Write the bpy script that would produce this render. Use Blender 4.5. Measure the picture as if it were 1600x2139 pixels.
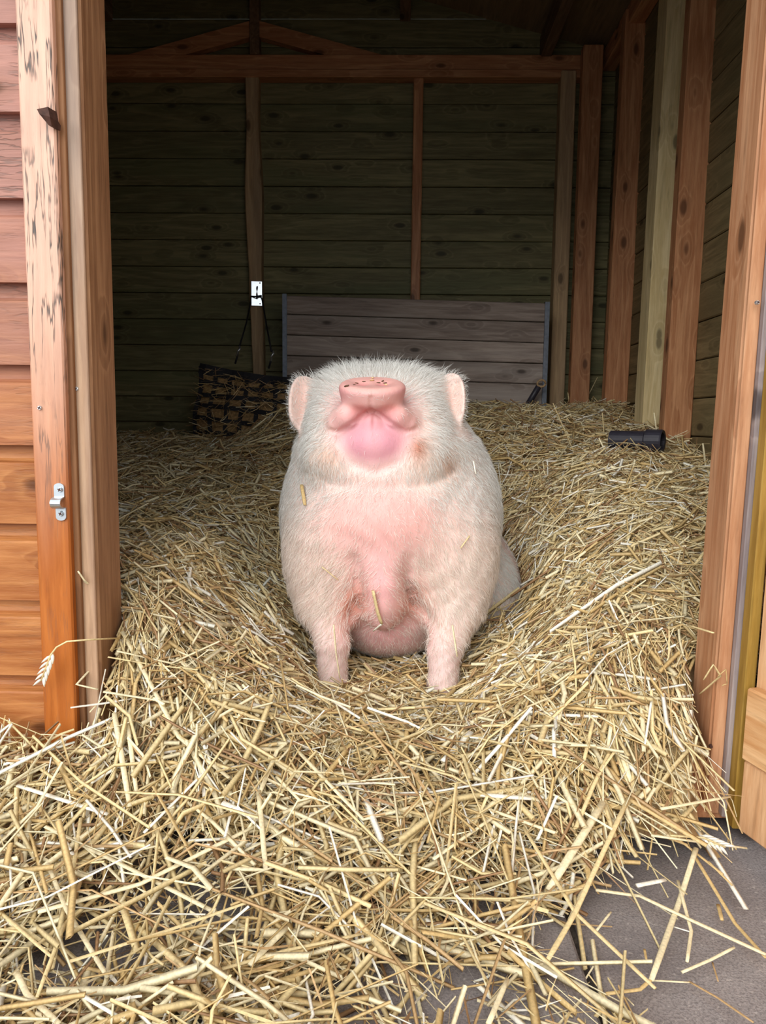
import bpy, bmesh, math, random
import numpy as np
from mathutils import Vector, Matrix

for o in list(bpy.data.objects):
    bpy.data.objects.remove(o, do_unlink=True)
SC = bpy.context.scene
COL = SC.collection
random.seed(7)
RNG = np.random.default_rng(11)

# ------------------------------------------------------------------ camera
# metres: X right, Y into the shed, Z up; the paving is z = 0
F, CX, CY, ZC = 1605.0, 800.0, 1069.5, 0.6
PITCH, YAW, ROLL = math.atan(184.5 / F), math.atan(35 / F), 0.0113
FW = np.array([-math.sin(YAW) * math.cos(PITCH), math.cos(YAW) * math.cos(PITCH), -math.sin(PITCH)])
R0 = np.array([math.cos(YAW), math.sin(YAW), 0.0])
U0 = np.cross(R0, FW)
UP = U0 * math.cos(ROLL) - R0 * math.sin(ROLL)
RT = R0 * math.cos(ROLL) + U0 * math.sin(ROLL)
EYE = np.array([0, 0, ZC])
cam = bpy.data.cameras.new('camera')
cam.sensor_fit = 'HORIZONTAL'
cam.sensor_width = 36.0
cam.lens = F / 1600 * 36
cam.clip_start = 0.02
camo = bpy.data.objects.new('camera', cam)
COL.objects.link(camo)
camo.matrix_world = Matrix(((RT[0], UP[0], -FW[0], 0), (RT[1], UP[1], -FW[1], 0), (RT[2], UP[2], -FW[2], ZC), (0, 0, 0, 1)))
SC.camera = camo

# ------------------------------------------------------------------ light: an overcast sky
w = bpy.data.worlds.new('overcast_sky')
SC.world = w
w.use_nodes = True
bg = w.node_tree.nodes['Background']
bg.inputs[0].default_value = (0.92, 0.965, 1.0, 1)
bg.inputs[1].default_value = 0.95
sun = bpy.data.lights.new('overcast_sky_sun_offscreen', 'SUN')
sun.energy = 1.5
sun.angle = math.radians(50)
sun.color = (1.0, 0.98, 0.95)
suno = bpy.data.objects.new('overcast_sky_sun_offscreen', sun)
COL.objects.link(suno)
suno.location = (-1, -3, 5)
suno.rotation_euler = (math.radians(60), 0, math.radians(-24))
vs = SC.view_settings
vs.view_transform = 'Standard'
vs.look = 'None'
vs.gamma = 1.0
vs.use_curve_mapping = False
vs.exposure = 0.72


def P(px, py, Y):
    """the point at depth Y behind a pixel of the photograph"""
    d = FW * F + RT * (px - CX) - UP * (py - CY)
    return EYE + d * (Y / d[1])


def lin(r, g, b):
    f = lambda c: ((c / 255 + 0.055) / 1.055) ** 2.4 if c > 10 else c / 255 / 12.92
    return (f(r), f(g), f(b), 1.0)


# ------------------------------------------------------------------ materials
class NT:
    def __init__(self, name):
        self.m = bpy.data.materials.new(name)
        self.m.use_nodes = True
        self.t = self.m.node_tree
        self.b = self.t.nodes['Principled BSDF']
        self.out = self.t.nodes['Material Output']

    def n(self, kind, **kw):
        nd = self.t.nodes.new('ShaderNode' + kind)
        for k, v in kw.items():
            setattr(nd, k, v)
        return nd

    def l(self, a, b):
        self.t.links.new(a, b)

    def val(self, sock, v):
        if isinstance(v, (int, float, tuple, list)):
            sock.default_value = v
        else:
            self.l(v, sock)

    def math(self, op, a, b=0.0, clamp=False):
        nd = self.n('Math', operation=op, use_clamp=clamp)
        self.val(nd.inputs[0], a)
        self.val(nd.inputs[1], b)
        return nd.outputs[0]

    def vmath(self, op, a, b):
        nd = self.n('VectorMath', operation=op)
        self.val(nd.inputs[0], a)
        self.val(nd.inputs[1], b)
        return nd.outputs[0]

    def noise(self, vec, scale, detail=4.0, rough=0.55, distort=0.0):
        nd = self.n('TexNoise')
        self.l(vec, nd.inputs['Vector'])
        nd.inputs['Scale'].default_value = scale
        nd.inputs['Detail'].default_value = detail
        nd.inputs['Roughness'].default_value = rough
        nd.inputs['Distortion'].default_value = distort
        return nd.outputs[0]

    def ramp(self, fac, a, b, smooth=True):
        nd = self.n('MapRange', interpolation_type='SMOOTHSTEP' if smooth else 'LINEAR')
        self.val(nd.inputs[0], fac)
        nd.inputs[1].default_value = a
        nd.inputs[2].default_value = b
        return nd.outputs[0]

    def mix(self, fac, a, b, mode='MIX'):
        nd = self.n('Mix', data_type='RGBA', blend_type=mode)
        self.val(nd.inputs[0], fac)
        self.val(nd.inputs[6], a)
        self.val(nd.inputs[7], b)
        return nd.outputs[2]

    def bump(self, h, strength=0.3, dist=0.002):
        nd = self.n('Bump')
        nd.inputs['Strength'].default_value = strength
        nd.inputs['Distance'].default_value = dist
        self.l(h, nd.inputs['Height'])
        self.l(nd.outputs[0], self.b.inputs['Normal'])


def wood(name, ca, cb, axis='z', knot=0.55, rough=0.65, upper_tone=None, tone_z=(0.4, 1.0), crack=0.0, stain=None, stain_amt=0.4, vary=0.22, ring=1.0, bump=0.35):
    t = NT(name)
    tc = t.n('TexCoord').outputs['Object']
    rnd = t.n('ObjectInfo').outputs['Random']
    off = t.n('CombineXYZ')
    for i, k in enumerate((17.3, 41.7, 29.1)):
        t.l(t.math('MULTIPLY', rnd, k), off.inputs[i])
    p = t.vmath('ADD', tc, off.outputs[0])
    al, ac = 1.0, 13.0
    s = {'x': (al, ac, ac), 'y': (ac, al, ac), 'z': (ac, ac, al)}[axis]
    g = t.vmath('MULTIPLY', p, s)
    # knots pull the grain around them
    ks = {'x': (6.5, 15, 15), 'y': (15, 6.5, 15), 'z': (15, 15, 6.5)}[axis]
    kv = t.n('TexVoronoi')
    t.l(t.vmath('MULTIPLY', p, ks), kv.inputs['Vector'])
    kv.inputs['Scale'].default_value = 1.0
    kd = kv.outputs['Distance']
    kr = t.n('SeparateColor')
    t.l(kv.outputs['Color'], kr.inputs[0])
    on = t.math('LESS_THAN', kr.outputs[0], knot)
    halo = t.math('MULTIPLY', t.math('SUBTRACT', 1.0, t.ramp(kd, 0.08, 0.48)), on)
    core = t.math('MULTIPLY', t.math('SUBTRACT', 1.0, t.ramp(kd, 0.10, 0.20)), on)
    big = t.noise(g, 0.55, 3.0, 0.5, 0.7)
    rings = t.math('FRACT', t.math('MULTIPLY', t.math('ADD', big, t.math('MULTIPLY', halo, 0.22)), 9.0 * ring))
    rings = t.math('MULTIPLY', t.ramp(rings, 0.35, 1.0), t.ramp(t.math('SUBTRACT', 1.0, rings), 0.0, 0.18))
    fine = t.noise(g, 7.0, 5.0, 0.7)
    f = t.math('ADD', t.math('MULTIPLY', rings, 0.5), t.math('MULTIPLY', t.ramp(fine, 0.3, 0.72), 0.5))
    c = t.mix(f, ca, cb)
    streak = t.noise(t.vmath('MULTIPLY', g, (3.0, 3.0, 3.0)), 2.4, 4.0, 0.7)
    c = t.mix(t.math('MULTIPLY', t.ramp(streak, 0.5, 0.75), 0.5), c, tuple(v * 0.5 for v in ca[:3]) + (1,))
    c = t.mix(t.math('MULTIPLY', t.ramp(streak, 0.45, 0.25), 0.3), c, tuple(min(1, v * 1.3) for v in cb[:3]) + (1,))
    broad = t.noise(p, 3.5, 3.0)
    if stain is not None:
        c = t.mix(t.math('MULTIPLY', t.ramp(t.noise(t.vmath('MULTIPLY', g, (0.4, 0.4, 0.4)), 1.3, 5.0, 0.6), 0.45, 0.68), stain_amt), c, stain)
    if upper_tone is not None:  # second colour takes over with height, its edge broken up by noise
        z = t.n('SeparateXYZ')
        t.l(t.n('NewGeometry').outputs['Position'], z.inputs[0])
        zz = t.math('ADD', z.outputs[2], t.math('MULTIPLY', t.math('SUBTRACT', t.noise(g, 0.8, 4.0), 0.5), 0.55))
        gradient = t.ramp(zz, tone_z[0], tone_z[1])
        cf = t.mix(t.ramp(fine, 0.25, 0.75), upper_tone, tuple(min(1, v * 1.35) for v in upper_tone[:3]) + (1,))
        c = t.mix(t.math('MULTIPLY', gradient, 0.9), c, cf)
    else:
        gradient = None
    dark = tuple(v * 0.30 for v in ca[:3]) + (1,)
    c = t.mix(t.math('MULTIPLY', halo, 0.35), c, tuple(v * 0.62 for v in ca[:3]) + (1,))
    c = t.mix(t.math('MULTIPLY', core, 0.85), c, dark)
    hgt = t.math('SUBTRACT', fine, t.math('MULTIPLY', core, 0.5))
    if crack:
        ck = t.noise(t.vmath('MULTIPLY', g, (3.0, 3.0, 2.4)), 2.4, 3.0, 0.6, 0.3)
        where = t.ramp(t.noise(p, 11.0, 4.0), 0.40, 0.56)
        cm = t.math('MULTIPLY', t.math('SUBTRACT', 1.0, t.ramp(t.math('ABSOLUTE', t.math('SUBTRACT', ck, 0.5)), 0.006, 0.034)), where)
        if gradient is not None:
            cm = t.math('MULTIPLY', cm, t.math('ADD', t.math('MULTIPLY', gradient, 0.8), 0.2))
        cm = t.math('MULTIPLY', cm, crack)
        c = t.mix(cm, c, lin(86, 76, 70))
        hgt = t.math('SUBTRACT', hgt, t.math('MULTIPLY', cm, 1.5))
    hs = t.n('HueSaturation')
    t.l(c, hs.inputs['Color'])
    t.l(t.math('ADD', 1 - vary / 2 - 0.08, t.math('ADD', t.math('MULTIPLY', t.math('FRACT', t.math('MULTIPLY', rnd, 7.77)), vary), t.math('MULTIPLY', broad, 0.16))), hs.inputs['Value'])
    t.l(hs.outputs[0], t.b.inputs['Base Color'])
    t.b.inputs['Roughness'].default_value = rough
    t.b.inputs['Specular IOR Level'].default_value = 0.3
    t.bump(hgt, bump, 0.0015)
    return t.m


def plain(name, c, rough=0.5, metal=0.0, noise=0.15, scale=60.0, bump=0.0):
    t = NT(name)
    tc = t.n('TexCoord').outputs['Object']
    nz = t.noise(tc, scale, 4.0)
    t.l(t.mix(t.ramp(nz, 0.3, 0.7), tuple(v * (1 - noise) for v in c[:3]) + (1,), tuple(min(1, v * (1 + noise)) for v in c[:3]) + (1,)), t.b.inputs['Base Color'])
    t.b.inputs['Roughness'].default_value = rough
    t.b.inputs['Metallic'].default_value = metal
    if bump:
        t.bump(nz, bump, 0.002)
    return t.m


def vcol(name, rough=0.6, spec=0.3, transl=0.0, sss=0.0, grain=0.0, bump=None):
    t = NT(name)
    at = t.n('Attribute', attribute_name='Col')
    c = at.outputs['Color']
    if grain:
        tc = t.n('TexCoord').outputs['Object']
        nz = t.noise(tc, 260.0, 3.0)
        c = t.mix(grain, c, t.mix(t.ramp(nz, 0.3, 0.7), (0.55, 0.55, 0.55, 1), (1.3, 1.3, 1.3, 1)), 'MULTIPLY')
    t.l(c, t.b.inputs['Base Color'])
    t.b.inputs['Roughness'].default_value = rough
    t.b.inputs['Specular IOR Level'].default_value = spec
    if sss:
        t.b.inputs['Subsurface Weight'].default_value = sss
        t.b.inputs['Subsurface Radius'].default_value = (0.012, 0.005, 0.003)
        t.b.inputs['Subsurface Scale'].default_value = 1.0
    if bump:
        tc = t.n('TexCoord').outputs['Object']
        h = t.math('ADD', t.noise(t.vmath('MULTIPLY', tc, (1.6, 1.0, 0.55)), bump[0], 5.0, 0.65), t.math('MULTIPLY', t.noise(tc, bump[0] * 3.3, 3.0), 0.5))
        t.bump(h, bump[1], 0.004)
    if transl:
        tr = t.n('BsdfTranslucent')
        t.l(c, tr.inputs[0])
        mx = t.n('MixShader')
        mx.inputs[0].default_value = transl
        t.l(t.b.outputs[0], mx.inputs[1])
        t.l(tr.outputs[0], mx.inputs[2])
        t.l(mx.outputs[0], t.out.inputs[0])
    return t.m


M = {}
M['siding'] = wood('stained_siding', lin(150, 86, 40), lin(194, 132, 78), 'x', 0.5, 0.5, upper_tone=lin(150, 108, 98), tone_z=(0.45, 0.95), crack=0.5, bump=0.6)
M['trim'] = wood('peeling_trim', lin(160, 86, 30), lin(186, 110, 48), 'z', 0.10, 0.42, upper_tone=lin(202, 164, 144), tone_z=(0.40, 0.82), crack=1.0, vary=0.05, stain=lin(150, 70, 30), stain_amt=0.35)
M['jamb'] = wood('jamb_wood', lin(136, 96, 66), lin(188, 146, 108), 'z', 0.55, 0.6, vary=0.12)
M['brown_strip'] = wood('brown_strip', lin(118, 78, 48), lin(160, 114, 76), 'z', 0.3, 0.6, vary=0.1)
M['grey_tan'] = wood('weathered_jamb', lin(160, 122, 92), lin(200, 166, 134), 'z', 0.35, 0.7, vary=0.1, stain=lin(138, 130, 126), stain_amt=0.6)
M['post_r'] = wood('larch_post', lin(164, 110, 74), lin(206, 158, 120), 'z', 0.6, 0.5, vary=0.1)
M['grey_strip'] = wood('silver_grey_strip', lin(124, 112, 112), lin(170, 156, 150), 'z', 0.2, 0.75, vary=0.1)
M['yellow'] = wood('yellow_strip', lin(138, 106, 38), lin(186, 150, 74), 'z', 0.1, 0.6, stain=lin(120, 78, 34), stain_amt=0.6)
M['door'] = wood('door_pine', lin(200, 150, 106), lin(234, 196, 154), 'z', 0.35, 0.55)
M['door_x'] = wood('door_pine_ledge', lin(198, 142, 90), lin(234, 192, 144), 'y', 0.45, 0.55)
M['green_x'] = wood('green_treated_boards', lin(104, 97, 66), lin(150, 142, 100), 'x', 0.75, 0.6, stain=lin(92, 98, 64), stain_amt=0.6)
M['green_y'] = wood('treated_boards_side', lin(110, 95, 64), lin(150, 132, 94), 'y', 0.6, 0.65, stain=lin(112, 104, 74), stain_amt=0.4)
M['orange'] = wood('orange_stud', lin(168, 110, 72), lin(214, 160, 116), 'z', 0.85, 0.5)
M['orange_x'] = wood('orange_rail', lin(168, 110, 72), lin(214, 160, 116), 'x', 0.7, 0.55)
M['orange_y'] = wood('orange_plate', lin(168, 110, 72), lin(214, 160, 116), 'y', 0.5, 0.6)
M['pine'] = wood('pale_pine', lin(206, 182, 130), lin(238, 218, 172), 'z', 0.5, 0.55, stain=lin(170, 156, 122), stain_amt=0.4)
M['tan'] = wood('tan_stud', lin(164, 134, 98), lin(206, 176, 134), 'z', 0.5, 0.6, stain=lin(134, 116, 94), stain_amt=0.5)
M['roof'] = wood('roof_board', lin(128, 106, 78), lin(156, 130, 96), 'y', 0.0, 0.8, ring=0.4)
M['dark'] = wood('brown_rafter', lin(108, 82, 60), lin(142, 112, 84), 'y', 0.3, 0.8)
M['greyplank'] = wood('weathered_plank', lin(136, 120, 110), lin(184, 168, 156), 'x', 0.6, 0.75, stain=lin(196, 186, 178), stain_amt=0.5)
M['metal'] = plain('grey_steel', lin(112, 118, 128), 0.45, 0.7)
M['zinc'] = plain('zinc_clip', lin(196, 204, 210), 0.32, 0.85, 0.06)
M['plate'] = plain('bright_zinc_plate', lin(222, 226, 230), 0.16, 1.0, 0.04)
M['rust'] = plain('rusty_iron', lin(78, 50, 40), 0.75, 0.3, 0.35, 90, 0.4)
M['strap'] = plain('black_webbing', lin(26, 25, 32), 0.75, 0, 0.2, 300)
M['rubber'] = plain('black_rubber', lin(46, 44, 54), 0.45, 0, 0.2, 40)
M['hay'] = plain('packed_hay', lin(164, 130, 86), 0.9, 0, 0.45, 90, 0.9)
M['straw'] = vcol('straw', 0.42, 0.35, 0.06, grain=0.35)
M['skin'] = vcol('pig_skin', 0.5, 0.35, 0, 0.12, bump=(110.0, 0.22))
M['hair'] = vcol('pig_bristle', 0.45, 0.4, 0.35)
M['eye'] = plain('dark_eye', lin(30, 20, 16), 0.1, 0, 0.1)


def concrete():
    t = NT('rough_concrete')
    tc = t.n('NewGeometry').outputs['Position']
    a = t.noise(tc, 6.0, 6.0, 0.6)
    b = t.noise(tc, 330.0, 3.0, 0.7)
    c = t.mix(t.ramp(a, 0.3, 0.7), lin(126, 119, 118), lin(160, 152, 149))
    c = t.mix(t.math('MULTIPLY', t.ramp(b, 0.40, 0.66), 0.6), c, lin(84, 78, 80))
    v = t.noise(tc, 150.0, 2.0)
    c = t.mix(t.math('MULTIPLY', t.ramp(v, 0.62, 0.72), 0.5), c, lin(186, 178, 172))
    t.l(c, t.b.inputs['Base Color'])
    t.b.inputs['Roughness'].default_value = 0.85
    t.bump(b, 0.6, 0.002)
    return t.m


M['concrete'] = concrete()
M['soil'] = plain('dark_joint_soil', lin(70, 62, 56), 0.95, 0, 0.4, 200)


# ------------------------------------------------------------------ building helpers
def tag(o, label=None, cat=None, group=None, kind=None):
    for k, v in (('label', label), ('category', cat), ('group', group), ('kind', kind)):
        if v:
            o[k] = v
    return o


def empty(name, loc):
    o = bpy.data.objects.new(name, None)
    o.empty_display_size = 0.05
    o.location = loc
    COL.objects.link(o)
    return o


def wloc(o):
    v = Vector(o.location)
    while o.parent:
        o = o.parent
        v = v + o.location
    return v


def put(name, me, loc, parent=None):
    """an object at a world place, under its parent"""
    o = bpy.data.objects.new(name, me)
    COL.objects.link(o)
    if parent:
        o.parent = parent
        o.location = Vector(loc) - wloc(parent)
    else:
        o.location = loc
    return o


def mesh(name, verts, faces, mat, parent=None, smooth=False, cols=None, origin=None):
    v = np.asarray(verts, dtype=float)
    c = (v.min(0) + v.max(0)) / 2 if origin is None else np.array(origin)
    if origin is None:
        c[2] = v[:, 2].min()
    me = bpy.data.meshes.new(name)
    me.from_pydata((v - c).tolist(), [], [tuple(int(i) for i in f) for f in faces])
    me.materials.append(mat)
    if smooth:
        me.shade_smooth()
    if cols is not None:
        a = me.color_attributes.new('Col', 'FLOAT_COLOR', 'POINT')
        a.data.foreach_set('color', np.asarray(cols, dtype=np.float32).ravel())
    return put(name, me, c, parent)


_boxes = {}


def box(name, x0, x1, y0, y1, z0, z1, mat, parent=None, bev=0.002):
    d = (round(x1 - x0, 4), round(y1 - y0, 4), round(z1 - z0, 4))
    key = d + (mat.name, bev)
    if key not in _boxes:
        bm = bmesh.new()
        bmesh.ops.create_cube(bm, size=1.0)
        bmesh.ops.scale(bm, vec=d, verts=bm.verts)
        if bev:
            bmesh.ops.bevel(bm, geom=list(bm.edges), offset=bev, segments=1, affect='EDGES', profile=0.5)
        me = bpy.data.meshes.new(name)
        bm.to_mesh(me)
        bm.free()
        me.materials.append(mat)
        _boxes[key] = me
    return put(name, _boxes[key], ((x0 + x1) / 2, (y0 + y1) / 2, (z0 + z1) / 2), parent)


def prism(name, prof, axis, a0, a1, mat, parent=None):
    """a closed profile of points pushed along an axis; profile is (y,z) for 'x', (x,z) for 'y', (x,y) for 'z'"""
    n = len(prof)
    vs_ = []
    for a in (a0, a1):
        for (p, q) in prof:
            vs_.append({'x': (a, p, q), 'y': (p, a, q), 'z': (p, q, a)}[axis])
    fs = [(i, (i + 1) % n, n + (i + 1) % n, n + i) for i in range(n)] + [tuple(range(n - 1, -1, -1)), tuple(range(n, 2 * n))]
    o = mesh(name, vs_, fs, mat, parent)
    bm = bmesh.new()
    bm.from_mesh(o.data)
    bmesh.ops.recalc_face_normals(bm, faces=bm.faces)
    bm.to_mesh(o.data)
    bm.free()
    return o


def tube_geo(pts, rad, sides=6, flat=1.0, cap=True):
    pts = np.asarray(pts, float)
    n = len(pts)
    rad = np.broadcast_to(np.asarray(rad, float), (n,))
    V, Fc = [], []
    up = np.array([0, 0, 1.0])
    for i in range(n):
        t = pts[min(i + 1, n - 1)] - pts[max(i - 1, 0)]
        t /= np.linalg.norm(t) + 1e-9
        a = np.cross(t, up)
        if np.linalg.norm(a) < 0.05:
            a = np.cross(t, np.array([0, 1.0, 0]))
        a /= np.linalg.norm(a)
        b = np.cross(a, t)
        for k in range(sides):
            th = 2 * math.pi * k / sides
            V.append(pts[i] + rad[i] * (math.cos(th) * a + flat * math.sin(th) * b))
    for i in range(n - 1):
        for k in range(sides):
            k2 = (k + 1) % sides
            Fc.append((i * sides + k, i * sides + k2, (i + 1) * sides + k2, (i + 1) * sides + k))
    if cap:
        Fc.append(tuple(range(sides - 1, -1, -1)))
        Fc.append(tuple((n - 1) * sides + k for k in range(sides)))
    return V, Fc


def tube(name, pts, rad, mat, parent=None, sides=6, flat=1.0, cols=None):
    V, Fc = tube_geo(pts, rad, sides, flat)
    return mesh(name, V, Fc, mat, parent, smooth=True, cols=None if cols is None else [cols] * len(V))


def ball(name, c, r, mat, parent=None, seg=10):
    bm = bmesh.new()
    bmesh.ops.create_uvsphere(bm, u_segments=seg, v_segments=max(5, seg // 2), radius=1.0)
    bmesh.ops.scale(bm, vec=r, verts=bm.verts)
    me = bpy.data.meshes.new(name)
    bm.to_mesh(me)
    bm.free()
    me.materials.append(mat)
    me.shade_smooth()
    return put(name, me, c, parent)


# ------------------------------------------------------------------ setting: paving and shed
YF, YB, XL, XR = 1.085, 3.40, -2.14, 0.87      # front wall, back wall, side walls
BH = 0.1115                                     # height of a board
EAVE, RIDGE, XM = 2.13, 2.52, -0.625

ground = empty('ground', (0, 0.6, -0.06))
tag(ground, 'grey concrete paving in front of the shed', 'paving', kind='structure')
box('joint_bed', -6, 6, -6, 6, -0.2, -0.012, M['soil'], ground, 0)
xs = [-6, -3.2, -1.6, -0.69, 0.217, 1.12, 2.6, 6]
ys = [-6, -2.4, -0.58, 0.62, 4.2, 6]
for i in range(len(xs) - 1):
    for j in range(len(ys) - 1):
        box('paving_slab', xs[i] + 0.005, xs[i + 1] - 0.005, ys[j] + 0.005, ys[j + 1] - 0.005, -0.06, 0.0 - (0.003 if i == 4 else 0), M['concrete'], ground, 0.004)

floor = empty('floor', (XM, 2.2, 0.0))
tag(floor, 'timber shed floor buried under the straw bedding', 'floor', kind='structure')
for i in range(int((XR - XL) / 0.14)):
    box('floor_board', XL + i * 0.14 + 0.002, XL + (i + 1) * 0.14 - 0.002, 1.10, YB, 0.02, 0.045, M['orange_y'], floor, 0.001)

box('floor_board', XL + int((XR - XL) / 0.14) * 0.14, XR + 0.002, 1.10, YB, 0.02, 0.045, M['orange_y'], floor, 0.001)

wb = empty('wall_back', (XM, YB, 0.03))
tag(wb, 'green-tinged horizontal boards of the dark back wall', 'wall', kind='structure')
nb = int((EAVE + 0.06) / BH) + 1
for i in range(nb):
    z = 0.04 + i * BH
    o = box('board', XL - 0.03, XR + 0.03, YB, YB + 0.018, z + 0.0012, z + BH - 0.0012, M['green_x'], wb, 0.003)
    o.location.y += random.uniform(0, 0.004)
box('backing', XL - 0.04, XR + 0.04, YB + 0.023, YB + 0.03, 0.03, EAVE + 0.1, M['dark'], wb, 0)
# gable boards above the eaves
for i in range(4):
    z = 0.04 + (nb + i) * BH
    half = (RIDGE - z) / (RIDGE - EAVE) * (XR - XM) + 0.05
    if half > 0.1:
        box('gable_board', XM - half, XM + half, YB, YB + 0.018, z + 0.0012, z + BH - 0.0012, M['green_x'], wb, 0.003)
ST = YB - 0.055


def stud(px, w, mat, name='stud', z0=0.05, z1=2.04, d=0.05):
    x = P(px, 400, ST)[0]
    return box(name, x - w / 2, x + w / 2, YB - d, YB - 0.0005, z0, z1, mat, wb, 0.004)


# the tan stud is uneven and waney
x0 = P(533, 400, ST)[0]
pf = []
vs_, fs_ = [], []
zz = np.linspace(0.05, 2.04, 26)
for k, z in enumerate(zz):
    wv = 0.030 + 0.004 * math.sin(z * 5.1 + 0.6) + 0.003 * math.sin(z * 13)
    cx_ = x0 + 0.004 * math.sin(z * 3.1) - 0.013 * (z - 1.2)
    if 1.0 < z < 1.25:
        wv *= 0.86
    for (sx, yy) in ((-1, YB - 0.0005), (-1, ST + 0.004), (-0.86, ST), (0.86, ST), (1, ST + 0.004), (1, YB - 0.0005)):
        vs_.append((cx_ + sx * wv, yy, z))
for k in range(len(zz) - 1):
    for q in range(6):
        fs_.append((k * 6 + q, k * 6 + (q + 1) % 6, (k + 1) * 6 + (q + 1) % 6, (k + 1) * 6 + q))
tan_stud = mesh('stud', vs_, fs_, M['tan'], wb)
stud(871, 0.040, M['orange'])
stud(-150, 0.045, M['tan'])
o = stud(1178, 0.062, M['tan'], d=0.07)
zt, zb = P(820, 110, YB - 0.06)[2], P(820, 161, YB - 0.06)[2]
zm = P(820, 143, YB - 0.06)[2]
box('top_rail', XL, XR - 0.09, YB - 0.045, YB - 0.001, zm, zt, M['orange_x'], wb, 0.003)
box('top_rail', XL, XR - 0.09, YB - 0.062, YB - 0.001, zb, zm - 0.002, M['orange_x'], wb, 0.003)
for s in (-1, 1):     # gable rafters on the back wall
    a = np.array([XM, P(539, 38, YB - 0.05)[2]])
    sl = (RIDGE - EAVE) / (XR - XM)
    du, dl = (a[1] - zt) / sl, (a[1] - 0.062 - zt) / sl
    prof = [(a[0], a[1]), (a[0] + s * du, zt + 0.001), (a[0] + s * dl, zt + 0.001), (a[0], a[1] - 0.062)]
    prism('gable_rafter', prof, 'y', YB - 0.04, YB - 0.001, M['orange_x'], wb)
box('gable_post', XM - 0.02, XM + 0.02, YB - 0.05, YB - 0.002, zt, RIDGE - 0.05, M['dark'], wb, 0.002)

wr = empty('wall_right', (XR, 2.2, 0.03))
tag(wr, 'brown horizontal boards and upright posts of the side wall', 'wall', kind='structure')
for i in range(nb):
    z = 0.015 + i * BH
    o = box('board', XR, XR + 0.018, YF, YB + 0.001, z + 0.0014, z + BH - 0.0014, M['green_y'], wr, 0.0032)
    o.location.x += random.uniform(0, 0.003)
box('backing', XR + 0.022, XR + 0.03, YF, YB + 0.02, 0.03, EAVE + 0.02, M['dark'], wr, 0)


def post(pxl, pxr, py, mat, depth, z1=EAVE - 0.02, name='post'):
    """post on the side wall whose right edge touches the boards at pxr and front left corner shows at pxl"""
    d = FW * F + RT * (pxr - CX) - UP * (py - CY)
    Y0 = XR / d[0] * d[1]
    xl = P(pxl, py, Y0)[0]
    o = box(name, xl, XR - 0.0005, Y0, Y0 + depth, 0.05, z1, mat, wr, 0.003)
    o.rotation_euler = (0, 0.011, 0)
    o.location.x += 0.011 * (z1 / 2 - 0.6)
    return o


post(1387, 1445, 900, M['orange'], 0.05)
pp = post(1342, 1393, 880, M['pine'], 0.095)
post(1262, 1310, 850, M['orange'], 0.05)
yo = 3.27
xa, xb = P(1193, 780, yo)[0], P(1218, 780, yo)[0]
box('post', xa, xb + 0.03, yo, yo + 0.05, 0.05, EAVE - 0.02, M['orange'], wr, 0.003)
post(1600, 1660, 880, M['orange'], 0.05)
box('top_plate', XR - 0.06, XR - 0.001, YF + 0.1, YB - 0.01, EAVE - 0.07, EAVE, M['orange_y'], wr, 0.003)

wl = empty('wall_left', (XL, 2.2, 0.03))
tag(wl, 'inner boards of the side wall behind the hay net', 'wall', kind='structure')
for i in range(nb):
    z = 0.03 + i * BH
    box('board', XL - 0.018, XL, YF, YB + 0.001, z + 0.0012, z + BH - 0.0012, M['green_y'], wl, 0.003)
box('backing', XL - 0.03, XL - 0.019, YF, YB + 0.03, 0.03, EAVE + 0.02, M['dark'], wl, 0)
for y in (1.5, 2.1, 2.7, 3.3):
    box('post', XL + 0.0005, XL + 0.05, y, y + 0.045, 0.05, EAVE - 0.02, M['orange'], wl, 0.003)

ceil = empty('ceiling', (XM, 2.2, EAVE))
tag(ceil, 'dark sloping underside of the shed roof', 'roof', kind='structure')
sl = (RIDGE - EAVE) / (XR - XM)
for s in (-1, 1):
    ov = 1.62
    n = 2
    for k in range(2):
        y0_ = 0.98 + k * 1.27
        prism('roof_panel', [(XM, RIDGE), (XM + s * ov, RIDGE - sl * ov), (XM + s * ov, RIDGE - sl * ov + 0.03), (XM, RIDGE + 0.03)], 'y', y0_, y0_ + 1.268, M['roof'], ceil)
    for dx in (0.62, 1.2):
        x = XM + s * dx
        z = RIDGE - sl * dx
        box('purlin', x - 0.022, x + 0.022, 1.12, YB - 0.01, z - 0.105, z - 0.012, M['dark'], ceil, 0.003)
box('ridge_beam', XM - 0.025, XM + 0.025, 1.12, YB - 0.01, RIDGE - 0.16, RIDGE - 0.012, M['dark'], ceil, 0.003)

# ---- front wall: shiplap left and right of the doorway and above it
wf = empty('wall_front', (-0.5, YF, 0.03))
tag(wf, 'orange stained shiplap siding turning pink higher up', 'wall', kind='structure')


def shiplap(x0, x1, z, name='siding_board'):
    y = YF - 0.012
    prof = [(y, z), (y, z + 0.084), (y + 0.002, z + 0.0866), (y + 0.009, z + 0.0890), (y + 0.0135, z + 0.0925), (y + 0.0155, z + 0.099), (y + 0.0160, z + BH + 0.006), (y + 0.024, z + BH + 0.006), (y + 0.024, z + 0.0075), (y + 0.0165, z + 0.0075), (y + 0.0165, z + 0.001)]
    return prism(name, prof, 'x', x0, x1, M['siding'], wf)


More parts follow.
